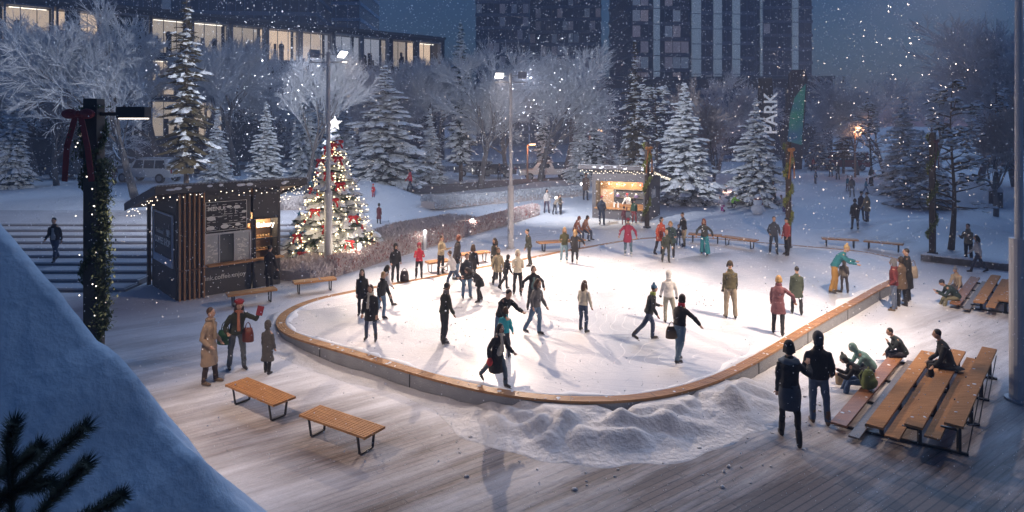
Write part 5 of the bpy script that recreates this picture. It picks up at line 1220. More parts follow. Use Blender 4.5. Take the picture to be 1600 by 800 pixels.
def person(loc, h, face, pose='relax', top=(.03, .03, .035), legs=(.03, .035, .05), kind='jacket', hair='brown', hs='short', hat=None, label='', skate=False, boots=None, wide=False, scarf=None, detail=1, collar=None, face_eyes=True, turn=0, nod=0, gloves=None, name='person', boot_h=.16, hood=False, slim=1.0, fur=None, legw=1.0, grp=None, vest=None, skirt=None):
    ps = dict(lean=2, hunch=0, L=(3, 2, 3), R=(-3, 3, 4), aL=(4, 7, 12), aR=(4, 7, 14)); ps.update(POSES[pose])
    e = empty(name, loc, R(face) + pi, label=label, cat='person', group=grp)   # local +Y is the way the figure faces
    rj = random.Random(int(loc[0] * 97 + loc[1] * 31)); J = lambda t, a=5: tuple(v + rj.uniform(-a, a) for v in t)
    if not ps.get('sit'): ps['aL'] = J(ps['aL'], 6); ps['aR'] = J(ps['aR'], 6); ps['L'] = J(ps['L'], 2.5); ps['R'] = J(ps['R'], 2.5)
    S = h / 1.75; kid = max(0, 1.45 - h) * .6; hsz = 1 + kid * .9
    lean, hunch = ps['lean'], ps['hunch']; hipz = .92; hp = Vector((0, 0, hipz))
    # spine by integration
    sp_ = [hp]; dirs = []; segs = 8; ln = .56 / segs
    for i in range(segs):
        a = R(lean + hunch * i / (segs - 1)); d = Vector((0, sin(a), cos(a))); dirs.append(d); sp_.append(sp_[-1] + d * ln)
    def S_at(t):
        u = max(0, min(segs - 1e-6, t / .56 * segs)); k = int(u); return sp_[k].lerp(sp_[k + 1], u - k), dirs[k]
    def ring(t, rx, ry, fwd=0.0):
        p, d = S_at(max(0, t)); 
        if t < 0: d = (dirs[0] + Z * .5).normalized(); p = hp + Z * t
        if t > .56: p = sp_[-1] + dirs[-1] * (t - .56)
        n = d.cross(X) * -1; n = Vector((0, d.z, -d.y)); return (p + n * fwd, X, n, rx, ry)
    sh = {}; arms = {}; lg = {}
    for sd, k in ((-1, 'L'), (1, 'R')):
        p, d = S_at(.418); s0 = p + X * sd * .166 * slim; pt, ab, el = ps['a' + k]; base = (lean + hunch) * .35
        u = limb(pt - base * .0, ab, sd); f = limb(pt + el, ab * .25 - (10 if el > 60 else 0), sd)
        e0 = s0 + u * .285; w0 = e0 + f * .245; arms[k] = (s0, e0, w0, w0 + f * .09, f, u)
        pt, kn, ab = ps[k]; hj = hp + X * sd * .092 + Vector((0, 0, -.04)); t = limb(pt, ab, sd); s_ = limb(pt - kn, ab * .5, sd); kj = hj + t * .42; aj = kj + s_ * .40
        # foot flat unless trailing
        fp = 0 if abs(pt - kn) < 32 or ps.get('sit') else R(pt - kn) * .6; toe = Vector((sd * .12, cos(fp), sin(fp) * 1.0)).normalized(); lg[k] = (hj, kj, aj, toe)
    lowest = min(v[2].z for v in lg.values()) - .085
    dzz = -lowest if not ps.get('sit') else 0
    if ps.get('sit'): dzz = -(hipz - .115)   # seat surface is the origin
    T = Matrix.Scale(S, 4) @ Matrix.Translation((0, 0, dzz))
    det = detail; vox = .013 if det == 2 else (.018 if det == 1 else .03)
    def fin(m, name, mm, vx=None, folds=0.0, parent=None):
        for i, v in enumerate(m.v): m.v[i] = tuple(T @ Vector(v))
        o = m.build(name, mm, parent or e, smooth=vx is None)
        if vx:
            r = o.modifiers.new('skin', 'REMESH'); r.mode = 'VOXEL'; r.voxel_size = vx * S; r.use_smooth_shade = True
            q = o.modifiers.new('smooth', 'SMOOTH'); q.iterations = 4; q.factor = .5
            if folds: dd = o.modifiers.new('folds', 'DISPLACE'); dd.texture = FOLD; dd.strength = folds; dd.mid_level = .5; dd.texture_coords = 'LOCAL'
        return o
    # head frame
    nk = sp_[-1]; hd_dir = (dirs[-1] * .5 + Z * .6).normalized(); hc = nk + hd_dir * (.155 * hsz) + Vector((0, .025, 0))
    HM = Matrix.Rotation(R(turn), 3, 'Z') @ Matrix.Rotation(-R((lean + hunch) * .35 + nod), 3, 'X')
    def hp_(x, y, z): return hc + HM @ Vector((x, y, z)) * hsz
    # continuous body
    m = MB(); m.loft([ring(-.07, .11, .085), ring(-.02, .155, .105), ring(.08, .145, .10), ring(.2, .13, .09), ring(.33, .155, .105), ring(.43, .16, .10), ring(.5, .12, .075), ring(.55, .055, .052)])
    m.tube([nk - dirs[-1] * .06, hc], .052, 8); m.ell(hc, (.076 * hsz, .095 * hsz, .115 * hsz), 14, 10, HM); m.ell(hp_(0, .03, -.06), (.052 * hsz, .055 * hsz, .05 * hsz), 10, 7, HM)
    m.ell(hp_(0, .098, -.012), (.014 * hsz, .02 * hsz, .024 * hsz), 8, 5, HM); [m.ell(hp_(s_ * .078, 0, -.005), (.012 * hsz, .02 * hsz, .03 * hsz), 8, 5, HM) for s_ in (-1, 1)]
    for sd, k in ((-1, 'L'), (1, 'R')):
        s0, e0, w0, h0, f, u = arms[k]; m.tube([s0 - X * sd * .05 + Z * .0, s0, s0.lerp(e0, .5), e0, e0.lerp(w0, .35), w0], [.05, .052, .046, .038, .038, .025], 8)
        # hand: palm, four fingers, thumb
        side = f.cross(Vector((0, 0, 1)) if abs(f.z) < .8 else Vector((0, 1, 0))).normalized(); pal = side.cross(f).normalized()
        m.tube([w0 - f * .01, w0 + f * .04, w0 + f * .088], [.024, .034, .034], 8)
        if vox < .02:
            for q, (o_, ll) in enumerate(((-.030, .062), (-.010, .074), (.011, .07), (.031, .055))):
                a0 = w0 + f * .075 + side * o_; a1 = a0 + f * ll * .55 + pal * .006; a2 = a1 + (f * .6 + pal * .6).normalized() * ll * .5; m.tube([a0, a1, a2], [.0105, .0098, .008], 6)
            a0 = w0 + f * .02 + side * -.028; a1 = a0 + (f * .6 - side * .75).normalized() * .045; m.tube([a0, a1, a1 + (f + pal * .3).normalized() * .03], [.013, .011, .009], 6)
        else: m.ell(w0 + f * .11, (.026, .026, .05), 8, 5, f.to_track_quat('Z', 'X').to_matrix())
        hj, kj, aj, toe = lg[k]; m.tube([hj + Z * .05, hj, hj.lerp(kj, .5), kj, kj.lerp(aj, .35), aj, aj - Z * .05], [v * min(1, legw) for v in (.07, .083, .068, .052, .053, .036, .034)], 10)
        m.tube([aj - Z * .05 - toe * .04, aj - Z * .055 + toe * .08, aj - Z * .062 + toe * .16], [.034, .034, .024], 8)
    sk = SKIN[0] if not isinstance(gloves, int) else SKIN[gloves]
    body = fin(m, 'body', sk, vox)
    # trousers
    lm = cloth(legs); m = MB(); m.loft([ring(-.10, .10, .09), ring(-.06, .15, .115), ring(.0, .172, .124), ring(.08, .16, .115), ring(.12, .145, .10)])
    for k in ('L', 'R'):
        hj, kj, aj, toe = lg[k]; w_ = legw
        if wide: m.tube([hj + Z * .04, hj, kj, aj - Z * .03], [.09, .10, .10, .14], 12)
        else: m.tube([hj + Z * .06, hj - Z * .01, hj.lerp(kj, .5), kj, kj.lerp(aj, .4), aj - Z * .02], [.08, .096 * w_, .084 * w_, .07 * w_, .066 * w_, .056 * w_], 10)
    fin(m, 'trousers', lm, max(vox, .017), .034)
    # boots
    bm_ = SKW if boots == 'white' else (BOOTB if boots == 'brown' else BOOT)
    for k in ('L', 'R'):
        hj, kj, aj, toe = lg[k]; m = MB(); sdn = (kj - aj).normalized()
        m.tube([aj + sdn * boot_h, aj + sdn * .03, aj - Z * .03], [.062, .055, .05], 10)
        m.tube([aj - Z * .043 - toe * .055, aj - Z * .04, aj - Z * .045 + toe * .09, aj - Z * .055 + toe * .165, aj - Z * .06 + toe * .19], [.038, .046, .042, .034, .018], 10)
        b_ = fin(m, 'boot', bm_, .014 if det else .022)
        if skate:
            m = MB(); c0 = aj - Z * .10 - toe * .05; m.beam(c0, c0 + toe * .27, .006, .035); m.beam(c0 + Z * .01 + toe * .03, c0 + Z * .03 + toe * .22, .02, .02); fin(m, 'blade', BLADE, None, 0, b_)
    # upper garment
    tm = cloth(top); m = MB(); g = .028; hem = {'jacket': -.06, 'sweater': -.02, 'coat': -.12, 'longcoat': -.12, 'bomber': .02}[kind]; fl = 1.0 * slim
    m.loft([ring(hem, .185 * fl, .14), ring(hem + .05, .185 * fl, .14), ring(.1, .168 * fl, .13), ring(.2, .160 * fl, .13), ring(.33, .178 * fl, .14), ring(.42, .176 * fl, .128), ring(.47, .14 * fl, .11), ring(.515, .098, .09), ring(.56, .078, .08), ring(.585, .07, .075)], 16)
    for k, sd in (('L', -1), ('R', 1)):
        s0, e0, w0, h0, f, u = arms[k]; m.tube([s0 - X * sd * .07 + Z * .015, s0, s0.lerp(e0, .5), e0, e0.lerp(w0, .5), w0 - f * .005], [.05, .068, .064, .058, .054, .046], 10)
    if kind in ('coat', 'longcoat'):
        Ln = .30 if kind == 'coat' else .50; a = R(lean * .25); dn = Vector((0, -sin(a) * .3, -1)).normalized(); sprd = max(abs(ps['L'][0]), abs(ps['R'][0])) / 60
        if ps.get('sit'): Ln = .12
        m.loft([(hp + Z * .04, X, Yv, .175 * fl, .135), (hp - Z * .05, X, Yv, .19 * fl, .15), (hp + dn * Ln * .55, X, Yv, .205 * fl, .155 + .05 * sprd), (hp + dn * Ln, X, Yv, .225 * fl, .165 + .12 * sprd)], 16)
    if skirt:
        m.cur = 0; k_ = MB(); k_.loft([(hp + Z * .12, X, Yv, .15, .12), (hp, X, Yv, .188, .145), (hp - Z * .12, X, Yv, .195, .165), (hp - Z * .33, X, Yv, .175, .175)], 16); fin(k_, 'skirt', cloth(skirt), .016, .02)
    if hood or (kind == 'jacket' and hs != 'short' and collar is None): m.ell(S_at(.53)[0] + Vector((0, -.06, .03)), (.10, .075, .06), 10, 6)
    fin(m, {'sweater': 'sweater', 'bomber': 'jacket', 'jacket': 'jacket'}.get(kind, 'coat'), tm, max(vox, .016), .042)
    if kind in ('jacket', 'coat', 'longcoat', 'bomber') and det == 2:
        m = MB(); p0 = ring(.05, 0, .146)[0]; 
        pts = [ring(t, 0, 0)[0] + ring(t, 0, 0)[2] * yy for t, yy in ((.02, .142), (.2, .137), (.34, .142), (.46, .122))]
        for a_, b__ in zip(pts, pts[1:]): m.beam(a_, b__, .012, .012, up=(0, 1, .01))
        fin(m, 'zip', BLADE)
    if collar: m = MB(); p, d = S_at(.53); m.loft([(p - Z * .02, X, Yv, .10, .095), (p + Z * .05, X, Yv, .098, .095), (p + Z * .09, X, Yv, .088, .085)], 14); fin(m, 'collar', cloth(collar), .018)
    if fur: m = MB(); p, d = S_at(.50); m.loft([(p - Z * .045, X, Yv, .19, .135), (p + Z * .0, X, Yv, .19, .14), (p + Z * .055, X, Yv, .12, .105)], 14); fin(m, 'fur_collar', cloth(fur, .4), .02, .06)
    if vest: m = MB(); m.loft([ring(-.04, .12, .11, .05), ring(.2, .10, .10, .05), ring(.44, .07, .10, .05)], 14); fin(m, 'shirt_front', cloth(vest), .02, .02)
    if scarf:
        m = MB(); p, d = S_at(.56); m.tube([p + Vector((cos(a) * .085, sin(a) * .085 + .01, .012 * sin(a * 2))) for a in [k * .55 for k in range(13)]], .038, 8)
        q = p + Vector((.03, .10, -.02)); m.tube([q, q + Vector((.01, .06, -.18)), q + Vector((.015, .05 + .2 * sin(R(lean)), -.42))], [.035, .04, .045], 8); fin(m, 'scarf', cloth(scarf, .4), .018)
    # hair and hat
    hm = mat('hair', HAIRC[hair], .55, .3, 20)
    if hs != 'none':
        m = MB(); m.ell(hp_(0, -.018, .022), (.088 * hsz, .098 * hsz, .112 * hsz), 14, 9, HM)
        if hs == 'short': m = MB(); m.ell(hp_(0, -.02, .032), (.084 * hsz, .093 * hsz, .10 * hsz), 14, 9, HM)
        if hs == 'long':
            m.tube([hp_(0, -.05, .03), hp_(0, -.085, -.07), hp_(0, -.10, -.17), hp_(0, -.09, -.30)], [.08, .092, .088, .035], 12)
            [m.tube([hp_(s_ * .06, -.02, .03), hp_(s_ * .085, .0, -.08), hp_(s_ * .09, .02, -.2)], [.03, .034, .022], 8) for s_ in (-1, 1)]
        if hs == 'bob': [m.tube([hp_(s_ * .06, -.02, .03), hp_(s_ * .08, -.01, -.09)], [.04, .036], 8) for s_ in (-1, 1)]; m.ell(hp_(0, -.05, -.05), (.085, .07, .08), 10, 7, HM)
        # cut the face free
        fin(m, 'hair', hm, .015 if det else .025, .012)
    if hat:
        c = hat[1]; m = MB()
        if hat[0] == 'hood': m.ell(hp_(0, -.025, .02), (.108 * hsz, .118 * hsz, .135 * hsz), 14, 9, HM); m.ell(hp_(0, -.05, -.08), (.10, .09, .09), 12, 8, HM); nm = 'hood'
        elif hat[0] == 'beret': m.ell(hp_(0, -.02, .085), (.12, .12, .05), 14, 7, HM); m.ell(hp_(0, -.01, .05), (.092, .105, .05), 14, 7, HM); nm = 'beret'
        else:
            m.loft([(hp_(0, -.012, .015), HM @ X, HM @ Yv, .086 * hsz, .10 * hsz), (hp_(0, -.012, .05), HM @ X, HM @ Yv, .092 * hsz, .106 * hsz), (hp_(0, -.02, .10), HM @ X, HM @ Yv, .074 * hsz, .084 * hsz), (hp_(0, -.025, .135), HM @ X, HM @ Yv, .035 * hsz, .04 * hsz)], 14); nm = 'woolly_hat'
            if hat[0] == 'pom': m.ell(hp_(0, -.03, .165), (.042, .042, .042), 8, 6)
            if hat[0] == 'flap': [m.ell(hp_(s_ * .088, 0, -.03), (.022, .045, .065), 8, 6, HM) for s_ in (-1, 1)]
        fin(m, nm, cloth(c, .35), .016 if det else .025, .012)
    if det >= 1:
        for s_ in (-1, 1): m = MB(); m.ell(hp_(s_ * .03, .0905, .012), (.011 * hsz, .007, .008 * hsz), 8, 5, HM); fin(m, 'eye', SIL)
        m = MB(); m.ell(hp_(0, .0925, -.058), (.022 * hsz, .006, .006 * hsz), 8, 5, HM); fin(m, 'mouth', mat('lips', (.32, .10, .09), .5, .1))
    if gloves and not isinstance(gloves, int):
        for k in ('L', 'R'):
            s0, e0, w0, h0, f, u = arms[k]; m = MB(); side = f.cross(Vector((0, 0, 1)) if abs(f.z) < .8 else Vector((0, 1, 0))).normalized(); pal = side.cross(f).normalized()
            m.tube([w0 - f * .02, w0 + f * .04, w0 + f * .09], [.038, .042, .042], 8)
            for o_, ll in ((-.033, .062), (-.011, .074), (.012, .07), (.034, .055)): a0 = w0 + f * .075 + side * o_; a1 = a0 + f * ll * .55; m.tube([a0, a1, a1 + (f * .6 + pal * .6).normalized() * ll * .5], [.0145, .0135, .012], 6)
            a0 = w0 + f * .02 + side * -.03; m.tube([a0, a0 + (f * .6 - side * .75).normalized() * .055], [.017, .014], 6); fin(m, 'glove', cloth(gloves), .015)
    e['_arms'] = 0
    Wm = Matrix.Translation(e.location) @ Matrix.Rotation(R(face) + pi, 4, 'Z') @ T
    del e['_arms']
    return {k: Wm @ v[3] for k, v in arms.items()}, e
def bag(name, loc, size, c, label, cat='bag', strap=.25, rz=0.0):
    e = empty(name, loc, rz, label=label, cat=cat); m = MB(); x, y, z = size
    m.loft([((0, 0, -z - strap), X, Yv, x * .42, y * .4), ((0, 0, -z * .93 - strap), X, Yv, x * .5, y * .5), ((0, 0, -z * .4 - strap), X, Yv, x * .48, y * .44), ((0, 0, -strap), X, Yv, x * .36, y * .2)], 14); m.build('bag_body', mat('bag_leather', c, .5, .3, 6), e, smooth=True)
    m = MB(); m.tube([(-x * .25, 0, -strap - .02), (-x * .15, 0, -strap * .3), (0, 0, 0), (x * .15, 0, -strap * .3), (x * .25, 0, -strap - .02)], .012, 6); m.build('handle', mat('bag_strap', tuple(q * .6 for q in c), .6, .2), e); return e
BK = (.014, .014, .017); DK = (.028, .03, .036); NVY = (.025, .035, .065); JN = (.10, .17, .27); JD = (.04, .06, .11); KH = (.27, .22, .16); OLV = (.055, .058, .035); CRM = (.62, .56, .45)
TR = (.02, .022, .028); MAR = (.16, .022, .035); GRYC = (.16, .16, .17)
def onice(px, py, hpx): p = P(px, py, ICE); return p, hpx * p.y / F
def ongr(px, py, hpx): p = G(px, py); return p, hpx * p.y / F
def on(ice, px, py, hpx, face, pose, label, **k):
    p, h = (onice if ice else ongr)(px, py, hpx)
    if ice: p.z += .028 * h / 1.75
    fac = {'bend': .80, 'bendl': .93, 'stride': .93, 'skate': .95, 'glide': .985, 'armR': .98, 'armL': .98, 'arms': .97, 'kneel': .62, 'wave': .97, 'show': .95}.get(pose, .995)
    h = h / fac; k.setdefault('detail', 2 if hpx > 76 else (1 if hpx > 44 else 0)); k.setdefault('skate', ice)
    return person(p, h, face, pose, label=label, **k)
I = 1
on(I, 566, 493, 70, 5, 'stand', 'woman in long black coat with dark hair, back left of the rink group of four', top=BK, legs=TR, kind='coat', hair='black', hs='long', gloves=1)
on(I, 596, 499, 72, 60, 'glide', 'blond person in dark jacket and blue jeans within the left rink group', top=BK, legs=JN, hair='blond', hs='bob')
on(I, 603, 480, 65, 110, 'walk', 'woman in white jacket with dark hair at the rear of the left rink group', top=(.62, .62, .66), legs=TR, hair='black', hs='long')
on(I, 580, 533, 86, -4, 'glide', 'woman in black coat and cream scarf, front of the left rink group', top=BK, legs=JD, kind='coat', hair='brown', hs='bob', scarf=(.45, .42, .36), legw=.9)
on(I, 694, 536, 90, 128, 'glide', 'skating man in dark green jacket alone left of the rink centre', top=(.035, .04, .03), legs=TR, hair='black', collar=GRYC, gloves=2)
h_, _ = on(0, 618, 441, 59, 25, 'pock', 'person in black hooded coat standing outside the kerb beside a dark bag', top=BK, legs=TR, hat=('hood', BK), hs='none')
bag('shoulder_bag', G(632, 441) + Vector((0, 0, .52)), (.34, .2, .42), (.03, .02, .025), 'dark bag standing by the person in black hooded coat', strap=.1)
on(0, 655, 435, 54, 8, 'cross', 'woman in bright red jacket standing outside the kerb', top=(.55, .03, .06), legs=TR, hair='dark', hs='bob', hat=('hood', (.35, .05, .07)))
on(0, 689, 429, 60, 60, 'cross', 'woman in beige jacket standing outside behind the white skater', top=(.42, .34, .22), legs=TR, hair='brown', hs='short')
on(I, 713, 436, 66, 100, 'glide', 'red-haired person in long dark coat and blue jeans by the far kerb', top=(.04, .035, .04), legs=JN, kind='coat', hair='red', hs='bob')
on(I, 708, 452, 56, -110, 'stride', 'skater in white jacket leaning left with one leg back', top=(.60, .58, .58), legs=JD, hair='brown', hs='short')
on(I, 729, 466, 68, 20, 'pock', 'man in dark jacket and blue jeans facing the camera, rear left of the rink', top=(.03, .035, .045), legs=JN, hair='brown', wide=False, legw=1.1)
on(I, 749, 471, 52, -60, 'bend', 'woman in black coat bending forward next to the man in dark jacket', top=BK, legs=BK, kind='coat', hair='dark', hs='long')
on(I, 739, 441, 57, 150, 'stand', 'woman in black coat with long brown hair right behind the man in dark jacket', top=BK, legs=TR, kind='coat', hair='brown', hs='long')
on(I, 774, 436, 62, -50, 'stand', 'woman in dark coat with curly hair, farthest of the cluster near the mast', top=(.03, .03, .025), legs=TR, kind='coat', hair='dark', hs='long')
on(I, 778, 447, 58, 10, 'glide', 'person in beige patterned coat in front of the dark curly one', top=(.36, .30, .20), legs=TR, kind='coat', hair='brown', hs='bob', collar=(.1, .08, .05))
on(I, 790, 453, 50, 130, 'stride', 'child in black striding next to the beige coat', top=BK, legs=BK, hair='black', hs='bob')
on(I, 809, 461, 68, 0, 'cross', 'person in cream hooded jacket and black trousers covering the face', top=CRM, legs=BK, hat=('hood', CRM), hair='brown', hs='bob')
on(I, 827, 416, 56, -80, 'glide', 'man in dark green jacket skating left near the far kerb', top=(.035, .04, .03), legs=(.035, .035, .03), hair='black')
on(I, 833, 488, 70, 8, 'arms', 'brown-haired woman in open black jacket with arms spread, rink centre', top=BK, legs=TR, hair='brown', hs='bob', vest=(.10, .17, .17))
on(I, 837, 523, 84, 50, 'armR', 'woman in grey and black jacket and flared jeans reaching right', top=(.10, .10, .11), legs=JN, hair='brown', hs='long', legw=1.1)
on(I, 784, 545, 94, 30, 'bendl', 'dark-haired man in black bending over the child in teal', top=BK, legs=JN, hair='black', nod=14)
on(I, 789, 557, 72, 165, 'glide', 'child in bright teal jacket held by the bending man', top=(.03, .35, .42), legs=(.05, .055, .07), hair='brown', hs='bob')
hh, _ = on(I, 776, 604, 94, 40, 'stride', 'long-haired woman in dark coat with cream scarf at the front kerb', top=(.035, .035, .035), legs=(.09, .13, .17), kind='longcoat', hair='black', hs='long', scarf=(.55, .5, .42), vest=(.5, .47, .4))
m = MB(); m.ell((0, 0, 0), (.07, .06, .10), 10, 7); tag(m.build('mitten', mat('red_wool', (.55, .06, .06), .9, .2), smooth=True), 'red mitten of the long-haired woman at the front kerb', 'mitten').location = hh['R']
on(I, 911, 518, 76, 140, 'glide', 'woman with long brown hair and cream top skating away', top=(.55, .50, .40), legs=JD, hair='brown', hs='long', kind='sweater')
on(I, 1014, 533, 82, 98, 'stride', 'skater in dark jacket with blue and green woolly hat striding right', top=(.025, .028, .028), legs=JD, hat=('pom', (.06, .16, .28)), collar=(.22, .28, .07), hair='dark')
on(I, 1045, 505, 78, 172, 'glide', 'person in white hooded jacket and khaki trousers skating away', top=(.58, .57, .57), legs=(.30, .29, .24), hat=('hood', (.56, .56, .57)), hs='none', gloves=BK)
hh, _ = on(I, 1062, 566, 101, 125, 'armR', 'skater in black jacket with red collar and jeans, one arm out right', top=BK, legs=(.12, .19, .26), kind='bomber', collar=(.40, .02, .04), hair='dark', hs='bob', legw=1.1)
bag('shoulder_bag', P(1050, 566, ICE) + Vector((0, .05, 1.0)), (.3, .16, .3), (.10, .06, .03), 'brown bag hanging at the hip of the skater with red collar', strap=.12)
on(I, 1141, 498, 87, 178, 'relax', 'man in olive sweater and khaki trousers seen from behind', top=(.075, .065, .035), legs=(.25, .21, .16), kind='sweater', hair='dark', hat=('flap', (.04, .03, .02)), gloves=BK, legw=1.1)
on(I, 882, 410, 53, 2, 'cross', 'girl in olive jacket and pale jeans, left of two girls near the far kerb', top=(.07, .07, .03), legs=(.16, .26, .32), hair='blond', hs='long', boots='white')
on(I, 898, 413, 52, 160, 'armR', 'girl in black coat holding an arm out, right of two girls', top=BK, legs=BK, kind='coat', hair='blond', hs='long', boots='white')
on(I, 981, 400, 56, 165, 'arms', 'skater in maroon coat with grey scarf and white skates', top=(.28, .02, .06), legs=(.07, .13, .18), kind='coat', hat=('beanie', (.25, .02, .05)), scarf=GRYC, hair='dark', boots='white')
on(I, 1031, 398, 57, 35, 'glide', 'woman in orange red coat in the cluster in front of the grey kiosk', top=(.55, .09, .04), legs=TR, kind='coat', hair='dark', hs='bob')
on(I, 1049, 402, 56, -20, 'bendl', 'woman in dark teal coat with light hair bending to a child', top=(.04, .075, .075), legs=TR, kind='coat', hair='blond', hs='bob')
on(I, 1041, 410, 49, 0, 'glide', 'child in dark camouflage clothes in front of the orange red coat', top=(.04, .05, .035), legs=(.05, .055, .045), hair='blond', hs='short')
on(I, 1069, 385, 51, -70, 'glide', 'person in black jacket and khaki trousers near the far kerb', top=BK, legs=(.36, .29, .18), hair='brown', hs='short')
on(I, 1060, 384, 31, 0, 'stand', 'small boy in dark blue next to the khaki trousers', top=NVY, legs=(.07, .10, .15), hair='dark')
on(I, 1101, 398, 54, -35, 'arms', 'woman in wide teal trousers leaning with arms back', top=(.05, .055, .05), legs=(.03, .28, .33), hair='red', hs='long', wide=True)
on(I, 1209, 397, 57, -10, 'pock', 'man in navy jacket, left of the pair before the garlanded post', top=(.05, .06, .085), legs=(.03, .045, .07), hair='brown')
on(I, 1230, 399, 57, -70, 'relax', 'person with red vest and black sleeves, right of the pair before the post', top=(.33, .05, .05), legs=BK, hat=('beanie', BK), hair='dark')
on(I, 1216, 523, 88, 150, 'armR', 'woman in long purple brown coat with blond hair reaching to the man', top=(.16, .065, .08), legs=TR, kind='coat', hair='blond', hs='bob', collar=(.14, .05, .07))
on(I, 1245, 492, 73, 160, 'relax', 'man in dark green coat with pale lining next to the purple coat', top=(.045, .06, .045), legs=TR, kind='coat', hair='black', vest=(.35, .38, .33))
on(I, 1304, 458, 73, 70, 'bendl', 'person in teal jacket and mustard trousers leaning over a child', top=(.02, .16, .20), legs=(.33, .18, .05), hair='blond', hs='short', hat=('pom', (.42, .30, .15)), legw=1.15)
on(I, 1319, 458, 51, 175, 'relax', 'child in camouflage winter suit beside the mustard trousers', top=(.13, .12, .11), legs=(.05, .045, .05), hat=('hood', (.10, .08, .08)), hs='none')
on(0, 1397, 485, 78, -120, 'pock', 'man in maroon jacket and jeans leaning at the right kerb', top=(.17, .03, .035), legs=(.13, .17, .25), hat=('hood', GRYC), hs='none', boots='brown')
on(0, 1409, 479, 76, -150, 'relax', 'person in brown coat between the maroon jacket and the tall black coat', top=(.15, .10, .065), legs=TR, hair='dark', hs='bob', kind='coat')
on(0, 1418, 470, 80, -110, 'relax', 'tall man in long black coat at the right kerb', top=BK, legs=BK, kind='longcoat', hair='dark')
bag('shoulder_bag', G(1427, 470) + Vector((0, 0, 1.45)), (.34, .18, .42), (.40, .33, .26), 'beige bag on the shoulder of the tall man in long black coat', strap=.22)
on(0, 1513, 411, 60, -60, 'cross', 'man in olive jacket standing in front of the snowy pine', top=(.18, .16, .11), legs=TR, hair='dark', collar=(.2, .18, .13))
on(0, 1528, 425, 58, -115, 'walk', 'dark-haired woman in white top and boots walking at right', top=(.48, .46, .46), legs=(.05, .06, .09), hair='black', hs='long', boot_h=.3, kind='bomber')
# right foreground
hh, _ = on(0, 1234, 690, 154, 165, 'talk', 'woman in black jacket, grey skirt and woolly hat walking away, right foreground', top=(.018, .02, .026), legs=BK, kind='bomber', hat=('beanie', BK), hs='bob', hair='black', fur=(.12, .16, .20), legw=.82, skirt=(.05, .065, .09), boot_h=.2, slim=.95)
m = MB(); S_ = 1.0; p0 = G(1234, 690)
ew = COL.objects[-1]
on(0, 1279, 662, 139, 168, 'pock', 'man in black parka with grey hood and jeans, right foreground', top=(.016, .018, .022), legs=(.09, .13, .20), kind='jacket', hat=('hood', (.07, .07, .08)), hs='none', boots='brown', boot_h=.2, slim=1.1, hood=True)
def seatp(px, py, zs, h, face, pose, label, **k): p = P(px, py, zs); return person(p, h, face, pose, label=label, detail=2, **k)
seatp(1352, 600, .22, 1.55, -110, 'sithunch', 'person with striped pompom hat and black jacket hunched on the front board', top=BK, legs=(.05, .10, .20), hat=('pom', (.18, .2, .18)), hair='dark', hs='bob')
seatp(1362, 578, .22, 1.55, -95, 'sithunch', 'person in pale green jacket bent over behind the striped hat', top=(.17, .30, .28), legs=(.05, .06, .08), hat=('hood', (.2, .33, .31)), hs='none')
seatp(1412, 556, .22, 1.5, -100, 'sitchin', 'boy in dark jacket sitting with chin in hand on the front board', top=(.028, .04, .045), legs=(.035, .035, .055), hair='black')
seatp(1483, 574, .54, 1.7, -112, 'sit', 'man in dark grey coat sitting on the third board of the bleacher', top=(.025, .03, .036), legs=(.022, .02, .022), hair='black', kind='coat')
seatp(1496, 468, .22, 1.6, -105, 'sithunch', 'person in dark green jacket sitting on the farther bleacher', top=(.025, .05, .05), legs=(.22, .21, .14), hat=('beanie', NVY), hair='dark')
seatp(1497, 448, .22, 1.45, -60, 'sit', 'child in beige coat with grey hat behind the dark green jacket', top=(.45, .36, .26), legs=(.1, .09, .1), hat=('pom', (.2, .22, .26)), hs='none')
# backpack and cup by the hunched person
bp = P(1357, 606, .25); e = empty('backpack', bp, R(30), label='green backpack standing on the front board beside the hunched person', cat='backpack'); m = MB()
m.loft([((0, 0, 0), X, Yv, .17, .12), ((0, 0, .12), X, Yv, .19, .14), ((0, 0, .32), X, Yv, .16, .12), ((0, 0, .42), X, Yv, .09, .07)], 14); m.ell((0, -.13, .15), (.13, .07, .11), 10, 7); m.build('pack_body', mat('green_canvas', (.14, .18, .05), .8, .3, 8), e, remesh=.02); m = MB(); m.tube([(-.08, .1, .38), (-.1, .17, .25), (-.08, .12, .05)], .018, 6); m.tube([(.08, .1, .38), (.1, .17, .25), (.08, .12, .05)], .018, 6); m.tube([(-.04, 0, .42), (0, 0, .49), (.04, 0, .42)], .014, 6); m.build('strap', mat('green_strap', (.25, .28, .12), .8, .3), e)
m = MB(); m.tube([(0, 0, 0), (0, 0, .24)], [.09, .11], 16); cb = m.build('bucket', mat('tan_bucket', (.30, .22, .13), .6, .3)); cb.location = G(1312, 600) + Vector((0, 0, 0)); tag(cb, 'tan bucket on the ground in front of the hunched person', 'bucket')
